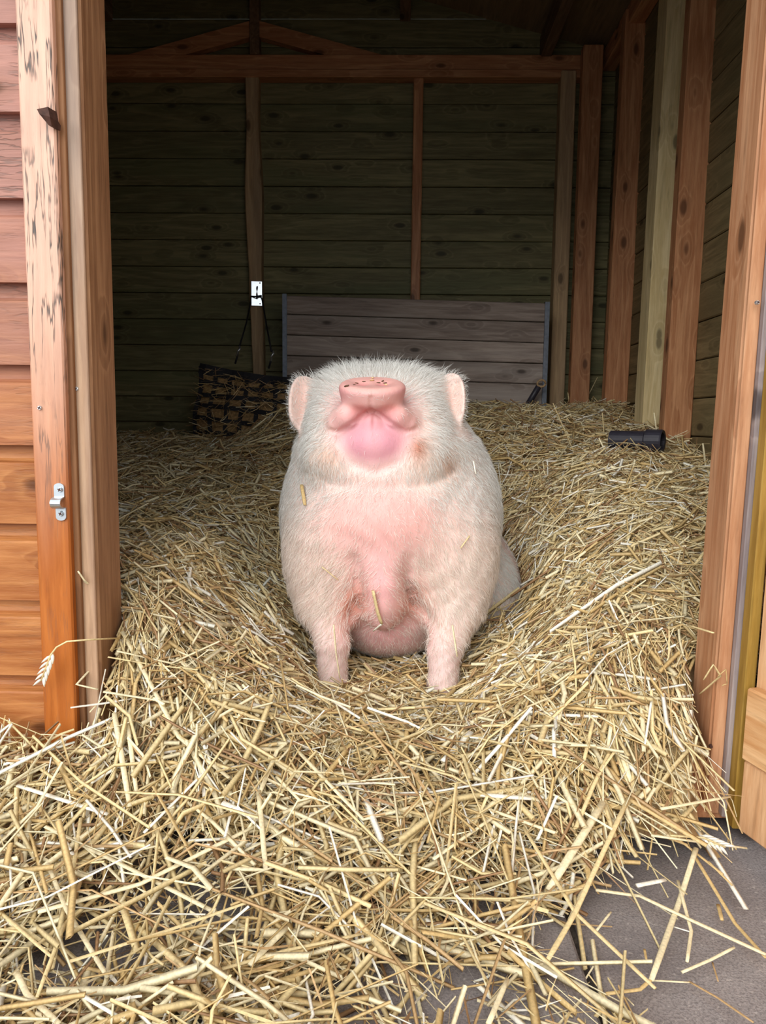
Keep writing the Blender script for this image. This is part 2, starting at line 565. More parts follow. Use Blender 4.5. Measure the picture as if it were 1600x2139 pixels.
z = P(30, 1556, YF)[2] - BH * 1
zs = []
while z < EAVE + 0.25:
    zs.append(z)
    z += BH
XDL, XDR = -0.49, 0.515
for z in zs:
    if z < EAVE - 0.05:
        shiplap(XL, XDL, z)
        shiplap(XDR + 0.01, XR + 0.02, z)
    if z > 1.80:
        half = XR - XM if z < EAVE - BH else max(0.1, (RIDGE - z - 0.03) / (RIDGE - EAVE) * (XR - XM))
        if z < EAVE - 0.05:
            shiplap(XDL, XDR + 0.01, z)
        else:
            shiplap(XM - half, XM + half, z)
box('sill_beam', XL, XDL + 0.02, YF, YF + 0.05, 0.0, 0.07, M['dark'], wf, 0.002)
box('lintel', XDL, XDR + 0.01, YF + 0.007, YF + 0.09, 1.78, 1.90, M['jamb'], wf, 0.003)
box('threshold_board', -0.47, 0.50, 1.115, 1.145, 0.012, 0.105, M['orange_x'], wf, 0.003)

tr = empty('trim_1', (-0.488, 1.06, 0.04))
tag(tr, 'peeling orange and pink door trim board beside the siding', 'door trim', kind='structure')
xa, xb = P(53, 560, 1.062)[0], P(126, 560, 1.062)[0]
box('trim_board', xa, xb, 1.062, YF - 0.003, 0.075, 1.9, M['trim'], tr, 0.0025)
box('stop_strip', xb - 0.004, xb + 0.008, 1.074, YF - 0.0036, 0.05, 1.9, M['brown_strip'], tr, 0.001)
box('trim_foot', xa + 0.02, xb - 0.004, 1.066, YF - 0.001, 0.0, 0.075, M['dark'], tr, 0.002)


def screw(px, py, Y, r, parent, mat=None):
    c = P(px, py, Y)
    s = empty('screw', c) if parent is None else None
    bm = bmesh.new()
    bmesh.ops.create_cone(bm, cap_ends=True, segments=12, radius1=r, radius2=r * 0.7, depth=0.004, matrix=Matrix.Rotation(math.pi / 2, 4, 'X'))
    me = bpy.data.meshes.new('screw')
    bm.to_mesh(me)
    bm.free()
    me.materials.append(mat or M['zinc'])
    o = put('screw', me, c, parent)
    for a in (0.5, 0.5 + math.pi / 2):
        q = box('screw_slot', 0, r * 1.1, 0, 0.002, 0, r * 0.25, M['rust'], None, 0)
        q.parent = o
        q.location = (0, -0.0021, 0)
        q.rotation_euler = (0, a, 0)
    return o


screw(83, 852, 1.061, 0.0036, tr)
tr2 = empty('trim_2', (-0.45, 1.10, 0.03))
tag(tr2, 'bare tan timber door jamb with a grey weathered front', 'door frame', kind='structure')
xj0, xj1 = xb - 0.006, P(186, 600, YF + 0.002)[0]
box('jamb_post', xj0, xj1, YF + 0.002, 1.178, 0.03, 1.9, M['jamb'], tr2, 0.003)
box('jamb_facing', xj0 + 0.0005, xj1 - 0.003, YF - 0.0035, YF + 0.0022, 0.03, 1.9, M['grey_tan'], tr2, 0.0012)
screw(160, 812, YF - 0.004, 0.0034, tr2)

tr3 = empty('trim_3', (0.5, 1.14, 0.02))
tag(tr3, 'knotty larch door post with grey and yellow edge strips', 'door frame', kind='structure')
xr0 = 0.481
box('jamb_post', xr0, xr0 + 0.05, 1.10, 1.178, 0.03, 1.9, M['post_r'], tr3, 0.003)
box('jamb_facing', 0.4825, 0.5005, 1.093, 1.1003, 0.03, 1.9, M['post_r'], tr3, 0.0015)
box('grey_strip', 0.5008, 0.516, 1.083, 1.1003, 0.03, 1.9, M['grey_strip'], tr3, 0.0015)
box('yellow_strip', 0.5065, 0.522, 1.060, 1.0828, 0.025, 1.9, M['yellow'], tr3, 0.0015)
screw(1594, 632, 1.082, 0.0034, tr3)
screw(1512, 1560, 1.092, 0.003, tr3, M['rust'])

tr3.rotation_euler = (0, 0.018, 0)      # the frame has sagged a little
tr3.location.x -= 0.021

# ---- the door, swung out towards us
dr = empty('door_1', (0.493, 1.058, 0.02))
tag(dr, 'open pale pine shed door with a horizontal ledge', 'door', kind='structure')
# local: the door runs along -Y from its hinge, inner face towards -X
def dbox(name, x0, x1, y0, y1, z0, z1, mat, bev=0.002):
    o = box(name, x0, x1, y0, y1, z0, z1, mat, None, bev)
    o.parent = dr
    return o
dr.rotation_euler = (0, 0.018, math.radians(15.5))
for k in range(8):
    dbox('door_board', 0.004, 0.020, -0.006 - (k + 1) * 0.1 + 0.001, -0.006 - k * 0.1, 0.01, 1.83, M['door'], 0.002)
zl0, zl1 = 0.135, 0.235
dbox('ledge', -0.016, 0.0035, -0.80, -0.012, 0.118, 0.222, M['door_x'], 0.003)
dbox('ledge', -0.016, 0.0035, -0.80, -0.012, 1.50, 1.60, M['door_x'], 0.003)
dbox('bottom_rail', -0.010, 0.0035, -0.80, -0.010, 0.012, 0.116, M['door'], 0.003)


# ------------------------------------------------------------------ the pig
HX = -0.047      # middle of the head
BX = -0.018      # middle of the body


def ell(p, c, r, rot=None):
    q = p - np.asarray(c, np.float32)
    if rot is not None:
        q = q @ rot
    r = np.asarray(r, np.float32)
    a = q / r
    k0 = np.sqrt((a * a).sum(-1))
    b = a / r
    k1 = np.sqrt((b * b).sum(-1)) + 1e-6
    return k0 * (k0 - 1) / k1


def cap(p, a, b, ra, rb):
    a = np.asarray(a, np.float32)
    b = np.asarray(b, np.float32)
    ba = b - a
    h = np.clip(((p - a) @ ba) / (ba @ ba), 0, 1)
    d = p - a - h[..., None] * ba
    return np.sqrt((d * d).sum(-1)) - (ra + (rb - ra) * h)


def smin(a, b, k):
    h = np.clip(k - np.abs(a - b), 0, None) / k
    return np.minimum(a, b) - h * h * k * 0.25


def frame(w, h):
    """columns: width, height, normal"""
    w = np.array(w, float); h = np.array(h, float)
    h /= np.linalg.norm(h)
    w -= h * (w @ h)
    w /= np.linalg.norm(w)
    n = np.cross(w, h)
    return np.stack([w, h, n], 1).astype(np.float32)


DISC = np.array([HX - 0.005, 1.390, 0.657])
DN = np.array([0.0, -0.30, 0.954])
EARS = []
for s in (-1, 1):
    fr = frame((s * 0.86, -0.42, 0.0), (s * 0.10, 0.14, 1.0))
    EARS.append((s, np.array([HX + s * 0.139, 1.515, 0.640 + 0.004 * s]), fr))

MOUTH_L = [(775, 858), (752, 872), (727, 890), (706, 902), (690, 899)]
MOUTH_R = [(775, 858), (800, 871), (826, 889), (848, 902), (868, 896)]


def polydist(x, z, pts):
    d = np.full(x.shape, 9.0, np.float32)
    for (a, b) in zip(pts[:-1], pts[1:]):
        bx, bz = b[0] - a[0], b[1] - a[1]
        h = np.clip(((x - a[0]) * bx + (z - a[1]) * bz) / (bx * bx + bz * bz), 0, 1)
        d = np.minimum(d, np.hypot(x - a[0] - h * bx, z - a[1] - h * bz))
    return d


def xz(pts, Y):
    return [(P(a, b, Y)[0], P(a, b, Y)[2]) for a, b in pts]


G_ML, G_MR = xz(MOUTH_L, 1.385), xz(MOUTH_R, 1.385)
G_PH = xz([(776, 832), (775, 858)], 1.37)
G_FOLD = xz([(650, 985), (700, 1012), (790, 1018), (880, 1012), (945, 985)], 1.38)
G_CHIN = xz([(700, 930), (728, 968), (785, 985), (838, 966), (868, 930)], 1.38)
G_PITL = xz([(742, 1165), (748, 1210), (752, 1260), (735, 1300)], 1.37)
G_PITR = xz([(852, 1165), (850, 1215), (866, 1262), (890, 1300)], 1.37)


def pig_sdf(p, detail=True):
    p = p.astype(np.float32)
    d = ell(p, (BX, 1.585, 0.410), (0.226, 0.215, 0.245))
    d = smin(d, ell(p, (0.0, 1.82, 0.31), (0.23, 0.25, 0.215)), 0.10)
    d = smin(d, ell(p, (0.172, 1.74, 0.225), (0.105, 0.16, 0.145)), 0.03)                # haunches
    d = smin(d, ell(p, (-0.145, 1.78, 0.20), (0.09, 0.15, 0.12)), 0.04)
    d = smin(d, cap(p, (0.18, 1.66, 0.10), (0.19, 1.55, 0.07), 0.045, 0.03), 0.03)       # hind feet
    d = smin(d, cap(p, (-0.18, 1.70, 0.10), (-0.18, 1.58, 0.07), 0.045, 0.03), 0.03)
    d = smin(d, ell(p, (BX, 1.62, 0.215), (0.140, 0.175, 0.105)), 0.04)                  # belly
    # chest and brisket
    d = smin(d, ell(p, (-0.033, 1.455, 0.420), (0.132, 0.105, 0.095)), 0.05)
    d = smin(d, ell(p, (-0.030, 1.418, 0.318), (0.053, 0.066, 0.105)), 0.020)
    for (top, mid, kn, ft) in (((-0.138, 1.485, 0.335), (-0.138, 1.440, 0.250), (-0.1225, 1.402, 0.190), (-0.120, 1.385, 0.085)),
                               ((0.106, 1.485, 0.335), (0.107, 1.435, 0.250), (0.088, 1.392, 0.185), (0.079, 1.366, 0.080))):
        sx = 1 if top[0] > 0 else -1
        d = smin(d, ell(p, (top[0] - sx * 0.004, 1.470, 0.330), (0.082, 0.086, 0.120)), 0.05)
        leg = smin(cap(p, top, mid, 0.070, 0.047), cap(p, mid, kn, 0.047, 0.0315), 0.02)
        leg = smin(leg, cap(p, kn, ft, 0.030, 0.0255), 0.012)
        leg = smin(leg, ell(p, (ft[0], ft[1] - 0.008, ft[2]), (0.031, 0.037, 0.034)), 0.014)
        d = smin(d, leg, 0.03)
    # neck, jowls
    d = smin(d, ell(p, (HX + 0.008, 1.52, 0.565), (0.152, 0.125, 0.10)), 0.06)
    d = smin(d, ell(p, (HX + 0.006, 1.448, 0.530), (0.122, 0.060, 0.050)), 0.045)
    for s in (-1, 1):
        d = smin(d, ell(p, (HX + s * 0.078, 1.428, 0.540), (0.045, 0.048, 0.046)), 0.03)
        d = smin(d, ell(p, (HX + s * 0.080, 1.480, 0.605), (0.046, 0.060, 0.060)), 0.035)  # cheeks
    # skull: broad and flat between the ears
    d = smin(d, ell(p, (HX + 0.005, 1.555, 0.630), (0.128, 0.105, 0.078)), 0.04)
    for s in (-1, 1):
        d = smin(d, ell(p, (HX + 0.003 + s * 0.070, 1.545, 0.650), (0.070, 0.070, 0.045)), 0.03)
    # snout
    sn = cap(p, (HX, 1.480, 0.605), (HX - 0.004, 1.412, 0.640), 0.070, 0.034)
    for s in (-1, 1):                                                     # upper lips
        sn = smin(sn, cap(p, (HX - 0.005 + s * 0.015, 1.383, 0.638), (HX - 0.005 + s * 0.044, 1.384, 0.6125), 0.0155, 0.0200), 0.010)
        sn = smin(sn, cap(p, (HX - 0.005 + s * 0.044, 1.384, 0.6125), (HX - 0.005 + s * 0.062, 1.394, 0.5985), 0.0200, 0.0170), 0.010)
        sn = smin(sn, ell(p, (HX - 0.004 + s * 0.050, 1.418, 0.612), (0.032, 0.030, 0.026)), 0.02)
    sn = smin(sn, ell(p, (HX - 0.005, 1.392, 0.642), (0.032, 0.022, 0.018)), 0.010)
    d = smin(d, sn, 0.020)
    q = p - DISC.astype(np.float32)
    ax = q @ DN.astype(np.float32)
    e1 = q[..., 0]
    e2 = (q - ax[..., None] * DN.astype(np.float32))[..., 1:]
    rad = np.sqrt(e1 * e1 + 1.4 * (e2 * e2).sum(-1))
    dx, dy = rad - (0.0445 + 0.22 * np.clip(ax, -0.03, 0.01)), np.abs(ax + 0.003) - 0.0055
    disc = np.minimum(np.maximum(dx, dy), 0) + np.sqrt(np.clip(dx, 0, None) ** 2 + np.clip(dy, 0, None) ** 2) - 0.0145
    disc = disc + 0.004 * np.exp(-(rad / 0.03) ** 2) * (ax > 0)
    d = smin(d, disc, 0.013)
    # lower jaw
    jaw = cap(p, (HX - 0.004, 1.394, 0.604), (HX, 1.427, 0.556), 0.022, 0.060)
    jaw = smin(jaw, ell(p, (HX, 1.420, 0.561), (0.070, 0.058, 0.046)), 0.02)
    d = smin(d, jaw, 0.008)
    # ears: cupped leaves
    for (s, c, fr) in EARS:
        e = (p - c.astype(np.float32)) @ fr
        ew, eh, en = e[..., 0], e[..., 1], e[..., 2]
        t = np.clip((eh + 0.05) / 0.105, 0, 1)
        wid = 0.041 * (1 - 0.36 * t * t)
        bend = 9.0 * ew * ew
        a = (np.abs(ew / wid) ** 2.6 + np.abs((eh - 0.002) / 0.054) ** 2.6) ** (1 / 2.6)
        flat = (a - 1) * np.minimum(wid, 0.03)
        dn = np.abs(en * s - bend + 0.006) - 0.0030
        ear = np.sqrt(np.clip(flat + 0.003, 0, None) ** 2 + np.clip(dn, 0, None) ** 2) + np.minimum(np.maximum(flat + 0.003, dn), 0) - 0.0035
        d = smin(d, ear, 0.014)
    if detail:
        x, y, z = p[..., 0], p[..., 1], p[..., 2]
        front = np.clip((1.46 - y) / 0.02, 0, 1)
        gm = np.minimum(polydist(x, z, G_ML), polydist(x, z, G_MR))
        d = d + front * 0.004 * np.exp(-(gm / 0.0042) ** 2)
        d = d + front * 0.0035 * np.exp(-(polydist(x, z, G_PH) / 0.0032) ** 2)
        d = d + front * 0.003 * np.exp(-(polydist(x, z, G_FOLD) / 0.012) ** 2)
        d = d + front * 0.003 * np.exp(-(polydist(x, z, G_CHIN) / 0.009) ** 2)
        pit = np.minimum(polydist(x, z, G_PITL), polydist(x, z, G_PITR))
        d = d + front * 0.016 * np.exp(-(pit / 0.012) ** 2) * np.clip((0.385 - z) / 0.09, 0, 1) * np.clip((z - 0.222) / 0.035, 0, 1)
        for s in (-1, 1):
            c = DISC + DN * 0.02 + np.array([s * 0.019, 0.0, 0.0])
            d = d + 0.016 * np.exp(-(((p - c.astype(np.float32)) ** 2).sum(-1)) / 0.010 ** 2)
        # soft skin folds on chest and throat
        wr_ = np.sin(x * 90 + 3 * np.sin(z * 31)) * np.sin(z * 70 + 4 * np.sin(x * 23))
        d = d + 0.0012 * wr_ * np.clip((1.5 - y) / 0.05, 0, 1) * np.clip((0.52 - z) / 0.03, 0, 1)
        d = d + 0.0004 * np.sin(z * 260 + 8 * np.sin(x * 30)) * np.clip((0.235 - z) / 0.03, 0, 1) * np.clip((1.46 - y) / 0.02, 0, 1)
    return d


def surface_net(fn, lo, hi, h):
    ax = [np.arange(lo[i], hi[i] + h, h, dtype=np.float32) for i in range(3)]
    nx, ny, nz = map(len, ax)
    D = np.empty((nx, ny, nz), np.float32)
    yy, zz_ = np.meshgrid(ax[1], ax[2], indexing='ij')
    for i0 in range(0, nx, 8):
        sl_ = ax[0][i0:i0 + 8]
        p = np.stack([np.broadcast_to(sl_[:, None, None], (len(sl_), ny, nz)), np.broadcast_to(yy, (len(sl_), ny, nz)), np.broadcast_to(zz_, (len(sl_), ny, nz))], -1)
        D[i0:i0 + 8] = fn(p, False)
    S = D < 0
    cnt = np.zeros((nx - 1, ny - 1, nz - 1), np.int8)
    for a in (0, 1):
        for b in (0, 1):
            for c in (0, 1):
                cnt += S[a:nx - 1 + a, b:ny - 1 + b, c:nz - 1 + c]
    act = (cnt > 0) & (cnt < 8)
    idx = -np.ones(act.shape, np.int64)
    I = np.argwhere(act)
    idx[act] = np.arange(len(I))
    acc = np.zeros((len(I), 3))
    num = np.zeros(len(I))
    cor = [(a, b, c) for a in (0, 1) for b in (0, 1) for c in (0, 1)]
    for u_ in cor:
        for v_ in cor:
            if sum(abs(u_[k] - v_[k]) for k in range(3)) == 1 and u_ < v_:
                da = D[I[:, 0] + u_[0], I[:, 1] + u_[1], I[:, 2] + u_[2]]
                db = D[I[:, 0] + v_[0], I[:, 1] + v_[1], I[:, 2] + v_[2]]
                m = (da < 0) != (db < 0)
                t = np.where(m, da / (da - db + 1e-12), 0)
                pt = np.array(u_) + t[:, None] * (np.array(v_) - np.array(u_))
                acc += pt * m[:, None]
                num += m
    V = (I + acc / num[:, None]) * h + np.array(lo)
    quads = []
    for axx in range(3):
        o1, o2 = [(1, 2), (2, 0), (0, 1)][axx]
        sa = [slice(1, -1)] * 3
        sa[axx] = slice(0, -1)
        A = S[tuple(sa)]
        sb = list(sa)
        sb[axx] = slice(1, None)
        B = S[tuple(sb)]
        E_ = np.argwhere(A != B)
        flip = A[A != B]
        base = E_.copy()
        base[:, o1] += 1
        base[:, o2] += 1
        def cell(d1, d2):
            c = base.copy()
            c[:, o1] -= d1
            c[:, o2] -= d2
            return idx[c[:, 0], c[:, 1], c[:, 2]]
        q = np.stack([cell(0, 0), cell(1, 0), cell(1, 1), cell(0, 1)], 1)
        q[~flip] = q[~flip][:, ::-1]
        quads.append(q)
    return V, np.concatenate(quads)


def grad(fn, p, e=0.0012):
    g = np.zeros_like(p)
    for k in ((1, -1, -1), (-1, -1, 1), (-1, 1, -1), (1, 1, 1)):
        k = np.array(k, float)
        g += k * fn(p + k * e)[:, None]
    return g / (np.linalg.norm(g, axis=1, keepdims=True) + 1e-9)


def subdivide(V, Q):
    n = len(V)
    ed = np.concatenate([Q[:, [0, 1]], Q[:, [1, 2]], Q[:, [2, 3]], Q[:, [3, 0]]])
    es = np.sort(ed, 1)
    ue, inv = np.unique(es, axis=0, return_inverse=True)
    inv = inv.ravel()
    em = V[ue].mean(1)
    fc = V[Q].mean(1)
    m = len(Q)
    e0, e1, e2, e3 = [n + inv[k * m:(k + 1) * m] for k in range(4)]
    f = n + len(ue) + np.arange(m)
    nq = np.concatenate([np.stack([Q[:, 0], e0, f, e3], 1), np.stack([e0, Q[:, 1], e1, f], 1), np.stack([f, e1, Q[:, 2], e2], 1), np.stack([e3, f, e2, Q[:, 3]], 1)])
    return np.concatenate([V, em, fc]), nq


pv, pq = surface_net(pig_sdf, (-0.33, 1.28, 0.02), (0.32, 2.12, 0.76), 0.006)
pv, pq = subdivide(pv, pq)
for it in range(3):
    for j in range(0, len(pv), 200000):
        q = pv[j:j + 200000]
        gq = grad(pig_sdf, q)
        pv[j:j + 200000] = q - np.clip(pig_sdf(q), -0.006, 0.006)[:, None] * gq * 0.9
# finer faces on muzzle and chin; seam vertices stay where they are
fcen = pv[pq].mean(1)
sel = (fcen[:, 1] < 1.455) & (fcen[:, 2] > 0.50) & (np.abs(fcen[:, 0] - HX) < 0.11)
inside = np.zeros(len(pv), bool)
inside[pq[sel].ravel()] = True
rest = np.zeros(len(pv), bool)
rest[pq[~sel].ravel()] = True
nv0 = len(pv)
sv, sq = subdivide(pv, pq[sel])
ed_ = np.sort(np.concatenate([pq[sel][:, [0, 1]], pq[sel][:, [1, 2]], pq[sel][:, [2, 3]], pq[sel][:, [3, 0]]]), 1)
ue_, cnt_ = np.unique(ed_, axis=0, return_counts=True)
move = np.ones(len(sv), bool)
move[:nv0] = False
move[nv0:nv0 + len(ue_)] = cnt_ > 1
for it in range(3):
    q = sv[move]
    sv[move] = q - np.clip(pig_sdf(q), -0.004, 0.004)[:, None] * grad(pig_sdf, q, 0.0006) * 0.9
e_ = np.concatenate([sq[:, [0, 1]], sq[:, [1, 2]], sq[:, [2, 3]], sq[:, [3, 0]]])
free = np.zeros(len(sv), bool)
free[sq.ravel()] = True
free[:nv0] &= ~rest
free &= move | (np.arange(len(sv)) < nv0)
for it in range(4):
    acc_ = np.zeros_like(sv)
    num_ = np.zeros(len(sv))
    np.add.at(acc_, e_[:, 0], sv[e_[:, 1]])
    np.add.at(num_, e_[:, 0], 1)
    np.add.at(acc_, e_[:, 1], sv[e_[:, 0]])
    np.add.at(num_, e_[:, 1], 1)
    sv[free] += 0.5 * (acc_[free] / num_[free][:, None] - sv[free])
pv, pq = sv, np.concatenate([pq[~sel], sq])
pn = grad(pig_sdf, pv)


def gauss(p, c, r):
    return np.exp(-(((p - np.array(c)) / np.array(r)) ** 2).sum(-1))


def sst(a, b, x):
    t = np.clip((x - a) / (b - a), 0, 1)
    return t * t * (3 - 2 * t)


def vnoise(p, f, seed=0):
    r = np.random.default_rng(seed)
    o = np.zeros(len(p))
    for k in range(5):
        w_ = r.normal(size=3) * f
        o += np.sin(p @ w_ + r.uniform(0, 6.28))
    return o / 5


L3 = lambda *c: np.array(lin(*c)[:3])


def pig_colour(p, n):
    x, y, z = p.T
    c = np.tile(L3(244, 222, 212), (len(p), 1))
    def blend(c, m, col):
        m = np.clip(m, 0, 1)[:, None]
        return c * (1 - m) + col * m
    nz = vnoise(p, 60, 1)
    fr = sst(1.58, 1.44, y)
    # rump and hind quarters: mauve grey skin
    c = blend(c, sst(1.64, 1.72, y) * 0.9, L3(226, 190, 186))
    # chest and throat, warm pink
    c = blend(c, fr * np.clip(gauss(p, (-0.035, 1.38, 0.425), (0.125, 0.15, 0.085)) * 1.25 + 0.15 * nz, 0, 1) * 0.85, L3(238, 178, 170))
    c = blend(c, gauss(p, (-0.03, 1.36, 0.305), (0.060, 0.12, 0.085)) * 0.9, L3(236, 176, 176))
    c = blend(c, gauss(p, (-0.02, 1.44, 0.19), (0.11, 0.16, 0.07)) * 0.95, L3(230, 172, 172))
    # reddened armpits
    c = blend(c, np.clip(gauss(p, (-0.085, 1.40, 0.262), (0.030, 0.08, 0.055)) + gauss(p, (0.032, 1.40, 0.262), (0.034, 0.08, 0.055)), 0, 1) * 0.95 * (0.8 + 0.4 * nz), L3(216, 136, 110))
    # cream at the jowls and throat edge
    jw = gauss(p, (HX - 0.095, 1.42, 0.522), (0.05, 0.08, 0.035)) + gauss(p, (HX + 0.10, 1.42, 0.522), (0.055, 0.08, 0.04))
    c = blend(c, jw * 0.5, L3(248, 226, 206))
    # snout, lips and chin: bare pink
    sm = np.clip(gauss(p, DISC, (0.075, 0.05, 0.032)) * 1.9, 0, 1)
    c = blend(c, sm, L3(232, 160, 160))
    for s in (-1, 1):
        c = blend(c, np.clip(1.7 * gauss(p, (HX + s * 0.05, 1.385, 0.603), (0.032, 0.04, 0.024)), 0, 1) * 0.9, L3(242, 186, 178))
        c = blend(c, np.clip(1.5 * gauss(p, (HX + s * 0.024, 1.372, 0.622), (0.020, 0.04, 0.015)), 0, 1) * 0.8, L3(226, 142, 136))
    ch = np.clip(2.0 * gauss(p, (HX - 0.001, 1.37, 0.572), (0.058, 0.06, 0.040)) - 0.12 + 0.06 * nz, 0, 1)
    c = blend(c, ch * 0.95, L3(232, 168, 178))
    for s in (-1, 1):
        c = blend(c, gauss(p, (HX + s * 0.026, 1.362, 0.565), (0.016, 0.05, 0.02)) * 0.5, L3(206, 134, 152))
    c = blend(c, gauss(p, (HX - 0.004, 1.36, 0.605), (0.003, 0.04, 0.014)) * 0.7, L3(188, 98, 98))
    # rusty saliva stains beside the mouth
    st = gauss(p, (0.030, 1.40, 0.553), (0.014, 0.06, 0.019)) * 1.15 + gauss(p, (0.037, 1.40, 0.565), (0.010, 0.06, 0.010)) * 0.6
    c = blend(c, np.clip(st * (0.95 + 0.4 * nz), 0, 1) * 0.8, L3(184, 96, 48))
    c = blend(c, gauss(p, (-0.128, 1.42, 0.540), (0.020, 0.06, 0.018)) * 0.6, L3(232, 168, 122))
    c = blend(c, gauss(p, (0.085, 1.44, 0.533), (0.012, 0.06, 0.02)) * 0.5, L3(230, 180, 130))
    # inner ears
    for (s, cc, fr_) in EARS:
        e = (p - cc) @ fr_
        inn = gauss(e, (0.006, 0.0, 0.0), (0.032, 0.06, 0.05)) * np.clip((n @ fr_[:, 2]) * (1 if s > 0 else -1) * 1.0, -1, 1)
        c = blend(c, np.clip(np.abs(inn), 0, 1) * np.clip(-n[:, 1] * 1.6, 0, 1) * 0.8 * ((x - HX) * s > 0.12), L3(234, 190, 176))
    # muddy rim of the snout
    q = p - DISC
    axx = q @ DN
    top = sst(0.008, 0.014, axx) * (np.abs(q[:, 0]) < 0.06) * (np.abs(axx) < 0.05)
    c = blend(c, top * 0.7 * (gauss(p, DISC, (0.06, 0.05, 0.05)) > 0.2), L3(238, 184, 172))
    nos = sum(gauss(p, DISC + DN * 0.012 + np.array([s * 0.019, 0, 0]), (0.010, 0.010, 0.010)) for s in (-1, 1))
    c = blend(c, nos * 0.8, L3(214, 140, 136))
    # pale lower legs
    c = blend(c, sst(0.22, 0.15, z) * (y < 1.46) * (np.abs(x - BX) > 0.045) * 0.7, L3(228, 198, 192))
    c = c * (0.93 + 0.05 * vnoise(p, 180, 5))[:, None]
    return np.clip(c, 0, 1)


pc = pig_colour(pv, pn)
me = bpy.data.meshes.new('pig')
me.vertices.add(len(pv))
porg = np.array([BX, 1.6, 0.05])
me.vertices.foreach_set('co', (pv - porg).ravel().astype(np.float32))
me.loops.add(len(pq) * 4)
me.loops.foreach_set('vertex_index', pq.ravel().astype(np.int32))
me.polygons.add(len(pq))
me.polygons.foreach_set('loop_start', np.arange(0, len(pq) * 4, 4, dtype=np.int32))
me.update(calc_edges=True)
me.validate()
a = me.color_attributes.new('Col', 'FLOAT_COLOR', 'POINT')
a.data.foreach_set('color', np.concatenate([pc, np.ones((len(pc), 1))], 1).astype(np.float32).ravel())
me.materials.append(M['skin'])
me.shade_smooth()
pig = put('pig', me, porg)
tag(pig, 'white bristly pig sitting in the straw with its pink snout raised', 'pig')

for s in (-1, 1):      # small eyes, hidden behind the cheeks from the front
    e0 = np.array([[HX + s * 0.058, 1.615, 0.74]])
    for it in range(40):
        e0 = e0 - pig_sdf(e0)[:, None] * grad(pig_sdf, e0) * 0.8
    ball('eye', tuple(e0[0]), (0.008, 0.008, 0.006), M['eye'], pig, 12)


